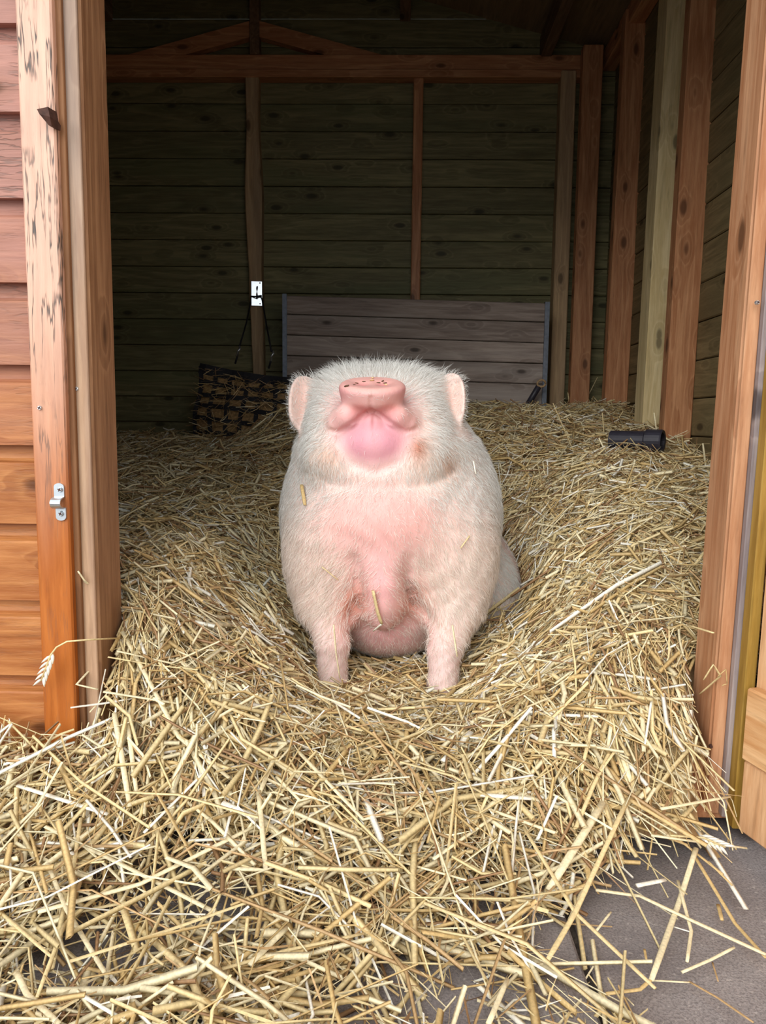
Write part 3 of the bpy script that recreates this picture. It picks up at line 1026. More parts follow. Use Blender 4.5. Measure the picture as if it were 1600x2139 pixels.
def pig_hair(N):
    tri = pv[pq]
    area = np.linalg.norm(np.cross(tri[:, 2] - tri[:, 0], tri[:, 3] - tri[:, 1]), axis=1) / 2
    fc = tri.mean(1)
    nn = pn[pq].mean(1)
    x, y, z = fc.T
    dens = np.ones(len(fc))
    dens *= 1 - 0.985 * np.clip(2.4 * gauss(fc, (HX - 0.001, 1.375, 0.575), (0.062, 0.05, 0.045)), 0, 1)
    dens *= 1 - 1.0 * np.clip(2.4 * gauss(fc, DISC, (0.075, 0.05, 0.034)), 0, 1)
    dens *= 1 - np.clip(2.6 * gauss(fc, (HX - 0.005, 1.38, 0.634), (0.050, 0.04, 0.022)), 0, 1)
    for s in (-1, 1):
        dens *= 1 - 0.95 * np.clip(1.9 * gauss(fc, (HX + s * 0.055, 1.39, 0.603), (0.034, 0.04, 0.026)), 0, 1)
    dens *= 1 - 0.82 * np.clip(1.5 * gauss(fc, (-0.035, 1.37, 0.42), (0.115, 0.12, 0.08)), 0, 1)
    dens *= 1 - 0.75 * np.clip(1.2 * gauss(fc, (-0.03, 1.37, 0.28), (0.05, 0.1, 0.12)), 0, 1)
    dens *= 1 - 0.65 * np.clip(gauss(fc, (-0.085, 1.40, 0.262), (0.03, 0.08, 0.05)) + gauss(fc, (0.032, 1.40, 0.262), (0.034, 0.08, 0.05)), 0, 1)
    dens *= np.where((y > 1.66) & (z < 0.36), 0.10, np.where(y > 1.72, 0.3, 1.0))
    dens *= np.where(z < 0.24, 0.45, 1.0)
    dens *= np.where((z > 0.55), 1.25, 1.0)
    dens *= np.clip(0.9 - 0.4 * nn[:, 1], 0.3, 1.3)
    for (s, cc, fr_) in EARS:
        e = (fc - cc) @ fr_
        inner = (np.abs(e[:, 0]) < 0.05) & (np.abs(e[:, 1]) < 0.075) & (np.abs(e[:, 2]) < 0.04) & ((x - HX) * s > 0.125) & (nn[:, 1] < -0.25)
        dens *= np.where(inner, 0.25, 1.0)
    w_ = area * dens
    pick = RNG.choice(len(fc), N, p=w_ / w_.sum())
    u, v = RNG.random((2, N))
    t = tri[pick]
    pos = (t[:, 0] * ((1 - u) * (1 - v))[:, None] + t[:, 1] * (u * (1 - v))[:, None] + t[:, 2] * (u * v)[:, None] + t[:, 3] * ((1 - u) * v)[:, None])
    nr = nn[pick]
    nr /= np.linalg.norm(nr, axis=1, keepdims=True)
    X, Y_, Z = pos.T
    head = sst(0.53, 0.58, Z)
    flow = np.stack([(X - BX) * 1.6, 0.35 + 0 * X, -1.0 + 0 * X], 1)
    # on the head the hair runs away from the snout, on the crown it stands up
    hf = pos - np.array([HX, 1.40, 0.66])
    hf /= np.linalg.norm(hf, axis=1, keepdims=True) + 1e-6
    flow = flow * (1 - head)[:, None] + hf * 1.2 * head[:, None]
    # swirl outwards around the brisket
    sw = gauss(pos, (-0.03, 1.40, 0.30), (0.13, 0.12, 0.11))
    flow[:, 0] += sw * np.sign(X + 0.03) * 1.1
    flow += RNG.normal(size=(N, 3)) * 0.34
    flow += 0.45 * np.stack([vnoise(pos, 70, 21), vnoise(pos, 70, 22), vnoise(pos, 70, 23)], 1)
    flow -= nr * (flow * nr).sum(1, keepdims=True)
    flow /= np.linalg.norm(flow, axis=1, keepdims=True) + 1e-6
    crown = sst(0.66, 0.70, Z)
    lift = 0.16 + 0.30 * head + 0.5 * crown + RNG.random(N) * 0.25
    dr_ = flow + nr * lift[:, None]
    dr_ /= np.linalg.norm(dr_, axis=1, keepdims=True)
    L = (0.014 + 0.013 * RNG.random(N)) * (1 + 0.25 * sw) * np.where(dens[pick] < 0.35, 0.7, 1.0) * (1 + 1.1 * crown * RNG.random(N) ** 2)
    ear_zone = np.abs(X - HX) > 0.128
    L *= np.where(ear_zone & (Z > 0.58), 0.62, 1.0)
    L *= np.where(Z < 0.2, 0.6, 1.0)
    side = np.cross(dr_, nr)
    side /= np.linalg.norm(side, axis=1, keepdims=True) + 1e-6
    # face the ribbons at random so that no direction sees them edge on
    rot = RNG.uniform(0, math.pi, N)[:, None]
    side = side * np.cos(rot) + np.cross(dr_, side) * np.sin(rot)
    wd = (0.00024 + 0.00016 * RNG.random(N))[:, None]
    mid = pos + dr_ * (L * 0.5)[:, None]
    droop = -nr * 0.25 + flow * 0.5 + RNG.normal(size=(N, 3)) * 0.12
    d2 = dr_ + droop
    d2 /= np.linalg.norm(d2, axis=1, keepdims=True)
    tip = mid + d2 * (L * 0.5)[:, None]
    base = pos - nr * 0.001
    V = np.stack([base - side * wd, base + side * wd, mid - side * wd * 0.8, mid + side * wd * 0.8, tip], 1).reshape(-1, 3)
    k = np.arange(N)[:, None] * 5
    tris = np.concatenate([k + np.array([[0, 1, 3]]), k + np.array([[0, 3, 2]]), k + np.array([[2, 3, 4]])], 1).reshape(-1, 3)
    base_c = np.array(lin(246, 246, 242)[:3]) * np.ones((N, 1))
    low = sst(0.50, 0.36, Z)[:, None] * sst(1.56, 1.46, Y_)[:, None]
    base_c = base_c * (1 - low) + np.array(lin(250, 240, 230)[:3]) * low
    stn = np.clip(gauss(pos, (0.030, 1.40, 0.553), (0.018, 0.06, 0.024)) + 0.7 * gauss(pos, (0.085, 1.44, 0.530), (0.012, 0.06, 0.02)) + 0.4 * gauss(pos, (-0.13, 1.42, 0.540), (0.02, 0.06, 0.018)), 0, 1)[:, None] * 0.8
    base_c = base_c * (1 - stn) + np.array(lin(196, 126, 70)[:3]) * stn
    base_c = base_c * RNG.uniform(0.82, 1.05, (N, 1))
    cols = np.repeat(np.concatenate([np.clip(base_c, 0, 1), np.ones((N, 1))], 1), 5, 0)
    return V, tris, cols


def bulk(name, V, T, cols, mat, origin, parent=None, smooth=False):
    me = bpy.data.meshes.new(name)
    k = T.shape[1]
    me.vertices.add(len(V))
    me.vertices.foreach_set('co', (V - np.array(origin)).astype(np.float32).ravel())
    me.loops.add(T.size)
    me.loops.foreach_set('vertex_index', T.astype(np.int32).ravel())
    me.polygons.add(len(T))
    me.polygons.foreach_set('loop_start', np.arange(0, T.size, k, dtype=np.int32))
    me.update(calc_edges=True)
    a = me.color_attributes.new('Col', 'FLOAT_COLOR', 'POINT')
    a.data.foreach_set('color', cols.astype(np.float32).ravel())
    me.materials.append(mat)
    if smooth:
        me.shade_smooth()
    return put(name, me, origin, parent)


hv, ht, hc = pig_hair(95000)
hair = bulk('bristles', hv, ht, hc, M['hair'], porg, pig)
tag(hair, kind='stuff')


# ------------------------------------------------------------------ straw: the shape of the heap
_cp = []
for (Y, row) in (
        (3.40, (.53, .54, .56, .60, .66, .69, .69, .66)),
        (3.00, (.50, .53, .56, .58, .61, .64, .66, .655)),
        (2.60, (.46, .48, .51, .52, .54, .57, .59, .60)),
        (2.25, (.41, .43, .43, .42, .42, .47, .50, .53)),
        (1.95, (.37, .385, .35, .26, .24, .33, .41, .47)),
        (1.65, (.34, .345, .25, .11, .10, .18, .33, .42)),
        (1.45, (.33, .335, .22, .095, .09, .17, .30, .36)),
        (1.30, (.325, .32, .215, .10, .095, .18, .285, .32)),
        (1.18, (.30, .295, .21, .125, .105, .185, .25, .24)),
        (1.10, (.20, .225, .17, .125, .11, .15, .17, .10)),
        (1.02, (.135, .135, .12, .10, .09, .095, .09, .02)),
        (0.90, (.07, .065, .055, .05, .04, .025, .01, .0)),
        (0.75, (.03, .025, .022, .02, .012, .004, .0, .0)),
        (0.40, (.01, .01, .01, .01, .0, .0, .0, .0)),
        (-0.2, (.0, .0, .0, .0, .0, .0, .0, .0))):
    _cp.append((Y, row))
_cy = np.array([c[0] for c in _cp])[::-1]
_cx = np.array([-1.1, -0.42, -0.27, -0.13, 0.09, 0.23, 0.36, 0.56])
_cz = np.array([c[1] for c in _cp])[::-1]


def _interp(x, y):
    def loc(g, v):
        i = np.clip(np.searchsorted(g, v) - 1, 0, len(g) - 2)
        t = np.clip((v - g[i]) / (g[i + 1] - g[i]), 0, 1)
        return i, t
    i, s = loc(_cx, x)
    j, t = loc(_cy, y)
    s = s * s * (3 - 2 * s)
    t = t * t * (3 - 2 * t) * 0.4 + t * 0.6
    a = _cz[j, i] * (1 - s) + _cz[j, i + 1] * s
    b = _cz[j + 1, i] * (1 - s) + _cz[j + 1, i + 1] * s
    return a * (1 - t) + b * t


def straw_z(x, y):
    x = np.asarray(x, float); y = np.asarray(y, float)
    h = _interp(x, y)
    q = np.stack([x, y, 0 * x], -1).reshape(-1, 3)
    bump = (0.022 * vnoise(q, 13, 31) + 0.014 * vnoise(q, 32, 32)).reshape(x.shape)
    h = h + 0.10 * np.exp(-((x + 0.40) / 0.20) ** 2 - ((y - 2.80) / 0.22) ** 2)      # hay dropped under the net
    return h + bump * np.clip(h / 0.15, 0, 1)


def on_straw(px, py, off=0.01):
    """where the sight line through a pixel meets the straw"""
    d = FW * F + RT * (px - CX) - UP * (py - CY)
    d = d / d[1]
    ys_ = np.linspace(0.5, 3.3, 2200)
    pts = EYE + ys_[:, None] * d
    hit = pts[:, 2] < straw_z(pts[:, 0], pts[:, 1]) + off
    return pts[int(np.argmax(hit))] if hit.any() else pts[-1]


STRAW_C = np.array([lin(240, 226, 186)[:3], lin(230, 208, 156)[:3], lin(212, 182, 126)[:3], lin(194, 160, 114)[:3], lin(160, 124, 88)[:3], lin(250, 244, 228)[:3]])


def straw_mesh(x, y, L, rad, sides, tilt, lift, shade=None, weights=(.26, .26, .2, .14, .06, .08), align=None):
    """bent hollow stalks (sides >= 3) or flat blades (sides == 2) lying on the heap"""
    N = len(x)
    e = 0.012
    z = straw_z(x, y)
    gx = (straw_z(x + e, y) - straw_z(x - e, y)) / (2 * e)
    gy = (straw_z(x, y + e) - straw_z(x, y - e)) / (2 * e)
    th = RNG.uniform(0, 2 * math.pi, N)
    steep = np.hypot(gx, gy)
    fall = RNG.random(N) < np.clip((steep - 0.5) * 0.9, 0, 0.6)       # straws hang down the steep faces
    th = np.where(fall, np.arctan2(gy, gx) + RNG.normal(size=N) * 0.35, th)
    t = np.stack([np.cos(th), np.sin(th), gx * np.cos(th) + gy * np.sin(th)], 1)
    t[:, 2] = np.clip(t[:, 2], -1.6, 1.6)
    t[:, 2] += RNG.normal(size=N) * tilt
    t /= np.linalg.norm(t, axis=1, keepdims=True)
    c = np.stack([x, y, z + lift], 1)
    b = np.cross(t, RNG.normal(size=(N, 3)))
    b /= np.linalg.norm(b, axis=1, keepdims=True) + 1e-9
    bend = RNG.normal(size=N) * 0.10 * L
    kink = np.where(RNG.random(N) < 0.16, np.clip(RNG.normal(size=N) * 0.2, -0.3, 0.3) * L, bend)
    m = c + b * kink[:, None] * 0.5
    p0 = c - t * (L / 2)[:, None] - b * kink[:, None] * 0.5
    p2 = c + t * (L / 2)[:, None] - b * kink[:, None] * 0.5
    # keep the tips from sinking far into the heap
    for p_ in (p0, p2):
        zz_ = straw_z(p_[:, 0], p_[:, 1])
        p_[:, 2] = np.maximum(p_[:, 2], zz_ - 0.012)
        p_[:, 2] = np.maximum(p_[:, 2], 0.002)
        p_[:, 2] = np.minimum(p_[:, 2], zz_ + 0.05)
    pts = np.stack([p0, m, p2], 1)
    return c, pts, rad, sides


def straw_build(pts, rad, sides, weights, bright):
    N = len(pts)
    t = pts[:, 2] - pts[:, 0]
    t /= np.linalg.norm(t, axis=1, keepdims=True) + 1e-9
    a = np.cross(t, RNG.normal(size=(N, 3)))
    a /= np.linalg.norm(a, axis=1, keepdims=True) + 1e-9
    b = np.cross(t, a)
    rings = []
    prof = (1.0, 1.0, 0.9) if sides > 2 else (0.8, 1.0, 0.25)
    for i in range(3):
        for k in range(sides):
            an = 2 * math.pi * k / sides
            rings.append(pts[:, i] + (rad * prof[i])[:, None] * (math.cos(an) * a + math.sin(an) * b * (0.38 if sides > 2 else 1)))
    V = np.stack(rings, 1)
    nv = 3 * sides
    f = []
    for i in range(2):
        for k in range(sides if sides > 2 else 1):
            k2 = (k + 1) % sides
            f.append((i * sides + k, i * sides + k2, (i + 1) * sides + k2, (i + 1) * sides + k))
    f = np.array(f)
    T = (np.arange(N)[:, None, None] * nv + f[None]).reshape(-1, 4)
    ci = RNG.choice(len(STRAW_C), N, p=np.array(weights) / sum(weights))
    ci = np.where((rad > 0.0030) & ((ci == 3) | (ci == 4)), RNG.choice([0, 1], N), ci)      # the thick stems are the pale ones
    col = STRAW_C[ci] * RNG.uniform(0.8, 1.1, (N, 1)) * bright[:, None]
    col = np.clip(col, 0, 0.95)
    cols = np.repeat(np.concatenate([col, np.ones((N, 1))], 1), nv, 0)
    return V.reshape(-1, 3), T, cols


POSTS = [(-0.53, -0.432, 1.05, 1.182), (0.452, 0.53, 1.055, 1.185), (-2.2, -0.48, 1.06, 1.12), (0.5, 0.95, 1.055, 1.12)]


def keep_ok(pts):
    """drop the straws that would run through the pig or the woodwork"""
    ok = np.ones(len(pts), bool)
    for (i, j, f) in ((0, 1, 0.0), (0, 1, 0.5), (1, 2, 0.0), (1, 2, 0.5), (1, 2, 1.0)):
        p = pts[:, i] * (1 - f) + pts[:, j] * f
        near = (np.abs(p[:, 0]) < 0.36) & (p[:, 1] > 1.26) & (p[:, 1] < 2.15)
        dd = np.ones(len(p))
        if near.any():
            dd[near] = pig_sdf(p[near], False)
        ok &= dd > np.where(p[:, 2] < 0.14, -0.004, 0.003)
        for (x0_, x1_, y0_, y1_) in POSTS:
            ok &= ~((p[:, 0] > x0_) & (p[:, 0] < x1_) & (p[:, 1] > y0_) & (p[:, 1] < y1_))
        ok &= (p[:, 0] < XR - 0.006) | (p[:, 1] < 1.06)
        ok &= p[:, 1] < YB - 0.06
        # the open door
        dl = (p[:, 0] - 0.493) * math.cos(math.radians(15.5)) + (p[:, 1] - 1.058) * math.sin(math.radians(15.5))
        ok &= ~((dl > -0.02) & (p[:, 1] < 1.058))
    return ok


def spill_edge(y):
    """right-hand limit of the spilled straw on the paving"""
    return np.interp(y, [0.4, 0.70, 0.75, 0.83, 0.90, 0.95, 1.0, 1.04, 1.09, 1.2], [0.25, 0.235, 0.205, 0.175, 0.20, 0.29, 0.37, 0.43, 0.60, 0.9])


BARE = [(340, 1900, .06), (420, 1960, .05), (130, 2070, .05), (1010, 2105, .06), (1190, 1985, .05), (300, 2030, .05), (1040, 1925, .05), (700, 2100, .04)]


def ground_at(px, py):
    d = FW * F + RT * (px - CX) - UP * (py - CY)
    return EYE + d * (-ZC / d[2])


def zone(n, x0, x1, y0, y1, kind):
    x = RNG.uniform(x0, x1, n)
    y = RNG.uniform(y0, y1, n)
    q = np.stack([x, y, 0 * x], 1)
    if y1 <= 1.16:
        ed = spill_edge(y) + 0.035 * vnoise(q, 30, 41) + 0.02 * RNG.normal(size=n)
        k = x < ed
        # bare spots where the slab shows through
        hole = vnoise(q, 17, 43) + 0.5 * vnoise(q, 40, 44)
        gradient = np.interp(y, [0.6, 0.75, 0.88, 0.98], [0.62, 0.5, 0.25, 0.0])
        k &= RNG.random(n) > np.where(hole > 0.2, gradient * 1.5, gradient * 0.25)
        for (bx_, by_, br_) in BARE:
            g_ = ground_at(bx_, by_)
            k &= RNG.random(n) > 0.8 * np.exp(-(((x - g_[0]) ** 2 + (y - g_[1]) ** 2) / br_ ** 2) ** 2)
    else:
        k = ~((y < 1.10) & (x > 0.60))
    x, y = x[k], y[k]
    n = len(x)
    if kind == 'stalk':
        out = y1 <= 1.16
        L = np.clip(RNG.lognormal(math.log(0.105 if out else 0.085), 0.52, n), 0.02, 0.30)
        rad = np.clip(RNG.lognormal(math.log(0.0025 if out else 0.0021), 0.42, n), 0.0008, 0.0048)
        return straw_mesh(x, y, L, rad, 4, 0.17, RNG.normal(size=n) * 0.013 + 0.003)
    L = np.clip(RNG.lognormal(math.log(0.055), 0.5, n), 0.012, 0.18)
    rad = np.clip(RNG.lognormal(math.log(0.0011), 0.45, n), 0.0004, 0.0035)
    return straw_mesh(x, y, L, rad, 2, 0.26, RNG.normal(size=n) * 0.012 - 0.002)


def straw_object(name, zones, weights, origin, mound=None):
    VV, TT, CC = [], [], []
    off = 0
    if mound is not None:
        V, T, C = mound
        VV.append(V); TT.append(T); CC.append(C)
        off = len(V)
    for zargs in zones:
        c, pts, rad, sides = zone(*zargs)
        ok = keep_ok(pts)
        # pieces deep in the heap are older and browner
        V, T, C = straw_build(pts[ok], rad[ok], sides, weights, np.ones(ok.sum()))
        VV.append(V); TT.append(T + off); CC.append(C)
        off += len(V)
    return bulk(name, np.concatenate(VV), np.concatenate(TT), np.concatenate(CC), M['straw'], origin)


def mound_grid():
    gx = np.arange(-1.3, XR - 0.004, 0.015)
    gy = np.arange(1.02, YB - 0.03, 0.015)
    X, Y_ = np.meshgrid(gx, gy, indexing='ij')
    Z = straw_z(X, Y_) - 0.012 - 0.006 * RNG.random(X.shape)
    Z = np.where(Y_ < 1.10, np.minimum(Z, (Y_ - 1.0) * 1.6), Z)
    for (x0_, x1_, y0_, y1_) in POSTS:
        Z = np.where((X > x0_ - 0.02) & (X < x1_ + 0.02) & (Y_ < y1_ + 0.0), 0.004, Z)
    Z = np.maximum(Z, 0.004)
    V = np.stack([X, Y_, Z], -1).reshape(-1, 3)
    nx, ny = X.shape
    i = np.arange(nx * ny).reshape(nx, ny)
    i_ok = ~((Y_ < 1.13) & ((X > 0.455) | (X < -0.43)))
    T = np.stack([i[:-1, :-1], i[1:, :-1], i[1:, 1:], i[:-1, 1:]], -1).reshape(-1, 4)
    T = T[i_ok.ravel()[T].all(1)]
    # tuck the sheet under the pig
    dd = pig_sdf(V, False)
    V[:, 2] = np.where(dd < 0.01, np.maximum(0.05, V[:, 2] - 0.03), V[:, 2])
    base = STRAW_C[RNG.choice([1, 2, 3, 4], len(V))] * RNG.uniform(0.85, 1.05, (len(V), 1))
    return V, T, np.concatenate([base, np.ones((len(V), 1))], 1)


STRAW_MIX = (.22, .23, .20, .17, .09, .09)      # one straw, inside and out
bed = straw_object('straw_bedding', [
    (17000, -0.75, 0.62, 1.10, 1.50, 'stalk'), (22000, -0.75, 0.62, 1.10, 1.50, 'blade'),
    (15000, -0.95, XR, 1.45, 2.10, 'stalk'), (20000, -0.95, XR, 1.45, 2.10, 'blade'),
    (15000, -1.25, XR, 2.05, 3.36, 'stalk'), (17000, -1.25, XR, 2.05, 3.36, 'blade')],
    STRAW_MIX, (0, 2.0, 0.05), mound_grid())
tag(bed, 'deep golden straw bedding heaped inside the shed around the pig', 'straw', kind='stuff')
spill = straw_object('spilled_straw', [
    (9000, -1.05, 0.62, 0.52, 1.13, 'stalk'), (11000, -1.05, 0.62, 0.52, 1.13, 'blade')],
    STRAW_MIX, (-0.2, 0.85, 0.0))
tag(spill, 'pale loose straw spilling from the doorway over the paving', 'straw', kind='stuff')


# ------------------------------------------------------------------ things in the shed
# weathered plank panel leaning at the back
A, B = P(592, 616, 3.16), P(1146, 633, 3.16)
panel = empty('plank_panel', ((A[0] + B[0]) / 2, 3.18, 0.55))
tag(panel, 'weathered grey plank panel with steel edge strips against the back wall', 'panel')
pw = B[0] - A[0]
tl = (B[2] - A[2]) / pw
hts = [0.075, 0.082, 0.082, 0.082, 0.085, 0.09]
zt = 0.0
for k, hh in enumerate(hts):
    o = box('plank', A[0], B[0], 3.165, 3.187, A[2] - zt - hh + 0.002, A[2] - zt - 0.001, M['greyplank'], panel, 0.003)
    o.location.z += (B[2] - A[2]) / 2
    o.location.y += random.uniform(-0.002, 0.002)
    o.rotation_euler = (0, -math.atan(tl) + random.uniform(-0.001, 0.001), 0)
    zt += hh
for s, xx in ((-1, A[0] - 0.004), (1, B[0] - 0.014)):
    zz0 = (A if s < 0 else B)[2]
    prism('edge_strip', [(xx, 3.155), (xx + 0.018, 3.155), (xx + 0.018, 3.160), (xx + 0.005, 3.160), (xx + 0.005, 3.192), (xx, 3.192)], 'z', 0.55, zz0 + 0.004, M['metal'], panel)

# bright plate screwed to the tan stud
c = P(537, 614, ST)
plate = empty('tether_plate', (c[0], ST, c[2] - 0.05))
tag(plate, 'small bright metal tether plate on the tan stud', 'bracket')
po = box('plate', c[0] - 0.024, c[0] + 0.024, ST - 0.006, ST - 0.0005, c[2] - 0.052, c[2] + 0.052, M['plate'], plate, 0.002)
po.rotation_euler = (0, 0, math.radians(10))
po.location.y -= 0.004
tube('ring_bar', [(c[0] + 0.002, ST - 0.005, c[2] + 0.03), (c[0] + 0.004, ST - 0.024, c[2] + 0.02), (c[0] + 0.004, ST - 0.026, c[2] - 0.005), (c[0] + 0.002, ST - 0.016, c[2] - 0.02), (c[0], ST - 0.005, c[2] - 0.022)], 0.0035, M['rust'], plate, 8)
for (dx, dz) in ((0.014, 0.044), (0.014, -0.042)):
    ball('screw', (c[0] + dx, ST - 0.009, c[2] + dz), (0.003, 0.002, 0.003), M['rust'], plate, 8)

# hay net hung from the plate
NB = P(510, 900, 3.02)
net = empty('hay_net', (NB[0], 3.1, NB[2] - 0.05))
tag(net, 'black strap hay net stuffed with hay hanging below the plate', 'hay net')
TLc, TRc = P(408, 757, 3.02), P(640, 792, 3.02)
BLc, BRc = P(398, 930, 3.02), P(640, 935, 3.02)


def bag(u, v, off=0.0, back=False):
    top = TLc * (1 - u) + TRc * u
    bot = BLc * (1 - u) + BRc * u
    p = top * (1 - v) + bot * v
    bul = (4 * u * (1 - u)) ** 0.5 * (max(0.0, 1 - (1 - v) ** 3)) * (1 - 0.35 * v)
    wob = 0.006 * math.sin(u * 17 + v * 5) + 0.005 * math.sin(v * 13 + u * 7)
    yb = 0.075 * bul + 0.012 + wob + off
    p = np.array([p[0] + 0.006 * math.sin(v * 7), 3.10 - yb, p[2] - 0.012 * math.sin(u * math.pi) * (1 - v)])
    if back:
        p[1] = 3.115 + 0.4 * 0.075 * bul
    return p


nu, nvv = 28, 20
V, Fc = [], []
for back in (False, True):
    for i in range(nu):
        for j in range(nvv):
            V.append(bag(i / (nu - 1), 0.06 + 0.94 * j / (nvv - 1), 0.004 * random.uniform(-1, 1) if not back else 0, back))
for s_ in (0, nu * nvv):
    for i in range(nu - 1):
        for j in range(nvv - 1):
            q = (s_ + i * nvv + j, s_ + (i + 1) * nvv + j, s_ + (i + 1) * nvv + j + 1, s_ + i * nvv + j + 1)
            Fc.append(q if s_ == 0 else q[::-1])
bd = [i * nvv for i in range(nu)] + [(nu - 1) * nvv + j for j in range(1, nvv)] + [i * nvv + nvv - 1 for i in range(nu - 2, -1, -1)] + [j for j in range(nvv - 2, 0, -1)]
for k in range(len(bd)):
    a_, b_ = bd[k], bd[(k + 1) % len(bd)]
    Fc.append((b_, a_, a_ + nu * nvv, b_ + nu * nvv))
hay = mesh('hay_filling', V, Fc, M['hay'], net, smooth=True)


def strap(name, path, half, th=0.0022):
    V, Fc = [], []
    n = len(path)
    for k, (u, v) in enumerate(path):
        p = bag(u, v, 0.006)
        u2, v2 = path[min(k + 1, n - 1)]
        u1, v1 = path[max(k - 1, 0)]
        t = bag(u2, v2, 0.006) - bag(u1, v1, 0.006)
        t /= np.linalg.norm(t)
        sd = np.cross(t, (0, -1, 0))
        sd /= np.linalg.norm(sd)
        for (a_, y_) in ((-half, 0), (half, 0), (half, -th), (-half, -th)):
            V.append(p + sd * a_ + np.array([0, y_, 0]))
    for k in range(n - 1):
        for q in range(4):
            q2 = (q + 1) % 4
            Fc.append((k * 4 + q, k * 4 + q2, k * 4 + 4 + q2, k * 4 + 4 + q))
    Fc += [(3, 2, 1, 0), tuple(4 * (n - 1) + q for q in range(4))]
    return mesh(name, V, Fc, M['strap'], net)


for i in range(8):
    u = 0.012 + i / 7 * 0.976
    strap('strap', [(u + 0.012 * math.sin(i * 2.1 + 6 * t_), t_) for t_ in np.linspace(0.02, 1, 14)], 0.0085)
for j in range(6):
    v = 0.20 + j * 0.155
    strap('strap', [(t_, v + 0.018 * math.sin(j * 1.7 + 5 * t_)) for t_ in np.linspace(0, 1, 18)], 0.0085, 0.004)
strap('top_band', [(t_, 0.055) for t_ in np.linspace(0, 1, 18)], 0.020, 0.005)
k1, k2 = P(497, 735, 3.06), P(567, 745, 3.06)
kt = np.array([c[0], ST - 0.022, c[2] - 0.012])
tube('cord', [kt + np.array([0.02, 0, 0.0]), kt + np.array([0.026, 0.006, -0.02]), (kt + k2) / 2 + np.array([0.012, 0, 0]), k2 + np.array([0, 0, 0.02])], 0.0034, M['strap'], net, 6)
tube('cord', [kt + np.array([0.022, 0.004, 0.002]), kt + np.array([0, -0.012, -0.004]), kt + np.array([-0.022, 0.004, 0.0]), kt + np.array([-0.026, 0.006, -0.03]), (kt + k1) / 2 + np.array([-0.004, 0, 0]), k1 + np.array([0.006, 0, 0.02])], 0.0034, M['strap'], net, 6)
for kk in (k1, k2):
    cl = tube('snap_hook', [kk + np.array([0.006, 0, 0.024]), kk + np.array([0.009, -0.004, 0.012]), kk + np.array([0.001, -0.004, 0.002]), kk + np.array([-0.003, 0, -0.016])], [0.0032, 0.005, 0.0042, 0.0055], M['zinc'], net, 8)
    tube('hook_tail', [kk + np.array([-0.003, 0, -0.018]), kk + np.array([-0.012, 0.004, -0.046])], 0.0038, M['strap'], net, 6)

# wisps of hay poking through the net and lying over its top
hw = []
for k in range(340):
    u, v = random.random(), random.random() ** 1.2
    p = bag(u, 0.06 + 0.9 * v, 0.004 + random.random() * 0.02)
    L = random.uniform(0.03, 0.11)
    th = random.gauss(0, 0.7)
    d = np.array([math.cos(th), random.gauss(0, 0.15), math.sin(th) * 0.8])
    hw.append([p - d * L / 2, p + np.array([0, -0.004, random.gauss(0, 0.006)]), p + d * L / 2])
hw = np.array(hw)
V, T, C = straw_build(hw, np.full(len(hw), 0.0014), 2, (.05, .1, .3, .35, .2, 0), np.ones(len(hw)))
tag(bulk('hay_wisps', V, T, C, M['straw'], tuple(net.location), net), kind='stuff')

# short black pipe half sunk in the straw by the posts
pl_, pr_ = P(1276, 919, 2.17), P(1374, 921, 2.10)
pipe = empty('plastic_pipe', tuple((pl_ + pr_) / 2 - np.array([0, 0, 0.035])))
tag(pipe, 'short black plastic pipe half sunk in the straw near the posts', 'pipe')
ax_ = (pr_ - pl_) / np.linalg.norm(pr_ - pl_)
sa_ = np.cross(ax_, (0, 0, 1.0))
sa_ /= np.linalg.norm(sa_)
sb_ = np.cross(sa_, ax_)


def rings_mesh(name, prof, mat, parent, n=24):
    """lathe of (distance along the pipe, radius) about the pipe's axis"""
    V = [pl_ + ax_ * a_ + r_ * (math.cos(2 * math.pi * k / n) * sa_ + math.sin(2 * math.pi * k / n) * sb_) for (a_, r_) in prof for k in range(n)]
    m_ = len(prof)
    Fc = [(i * n + k, i * n + (k + 1) % n, ((i + 1) % m_) * n + (k + 1) % n, ((i + 1) % m_) * n + k) for i in range(m_) for k in range(n)]
    return mesh(name, V, Fc, mat, parent, smooth=False)


Lp = np.linalg.norm(pr_ - pl_)
rings_mesh('pipe_wall', [(0, .026), (Lp - .03, .026), (Lp - .03, .022), (0, .022)], M['rubber'], pipe)
rings_mesh('socket_end', [(Lp - .034, .0262), (Lp - .03, .031), (Lp + .01, .031), (Lp + .014, .029), (Lp + .012, .023), (Lp - .034, .0225)], M['rubber'], pipe)

# ring-ended handle leaning at the foot of the plank panel
h0, h1 = P(1108, 836, 3.10), P(1126, 806, 3.08)
hd = empty('tool_handle', tuple(h0))
tag(hd, 'dark slanted handle with a pale ring end at the plank panel', 'handle')
tube('shaft', [h0 - (h1 - h0) * 0.6, h0, h1], 0.012, M['rubber'], hd, 10)
hc_ = P(1131, 801, 3.07)
tube('ring_end', [hc_ + np.array([0.016 * math.cos(a_), -0.004 * math.sin(a_), 0.013 * math.sin(a_)]) for a_ in np.linspace(0, 2 * math.pi, 17)], 0.0042, M['tan'], hd, 8)

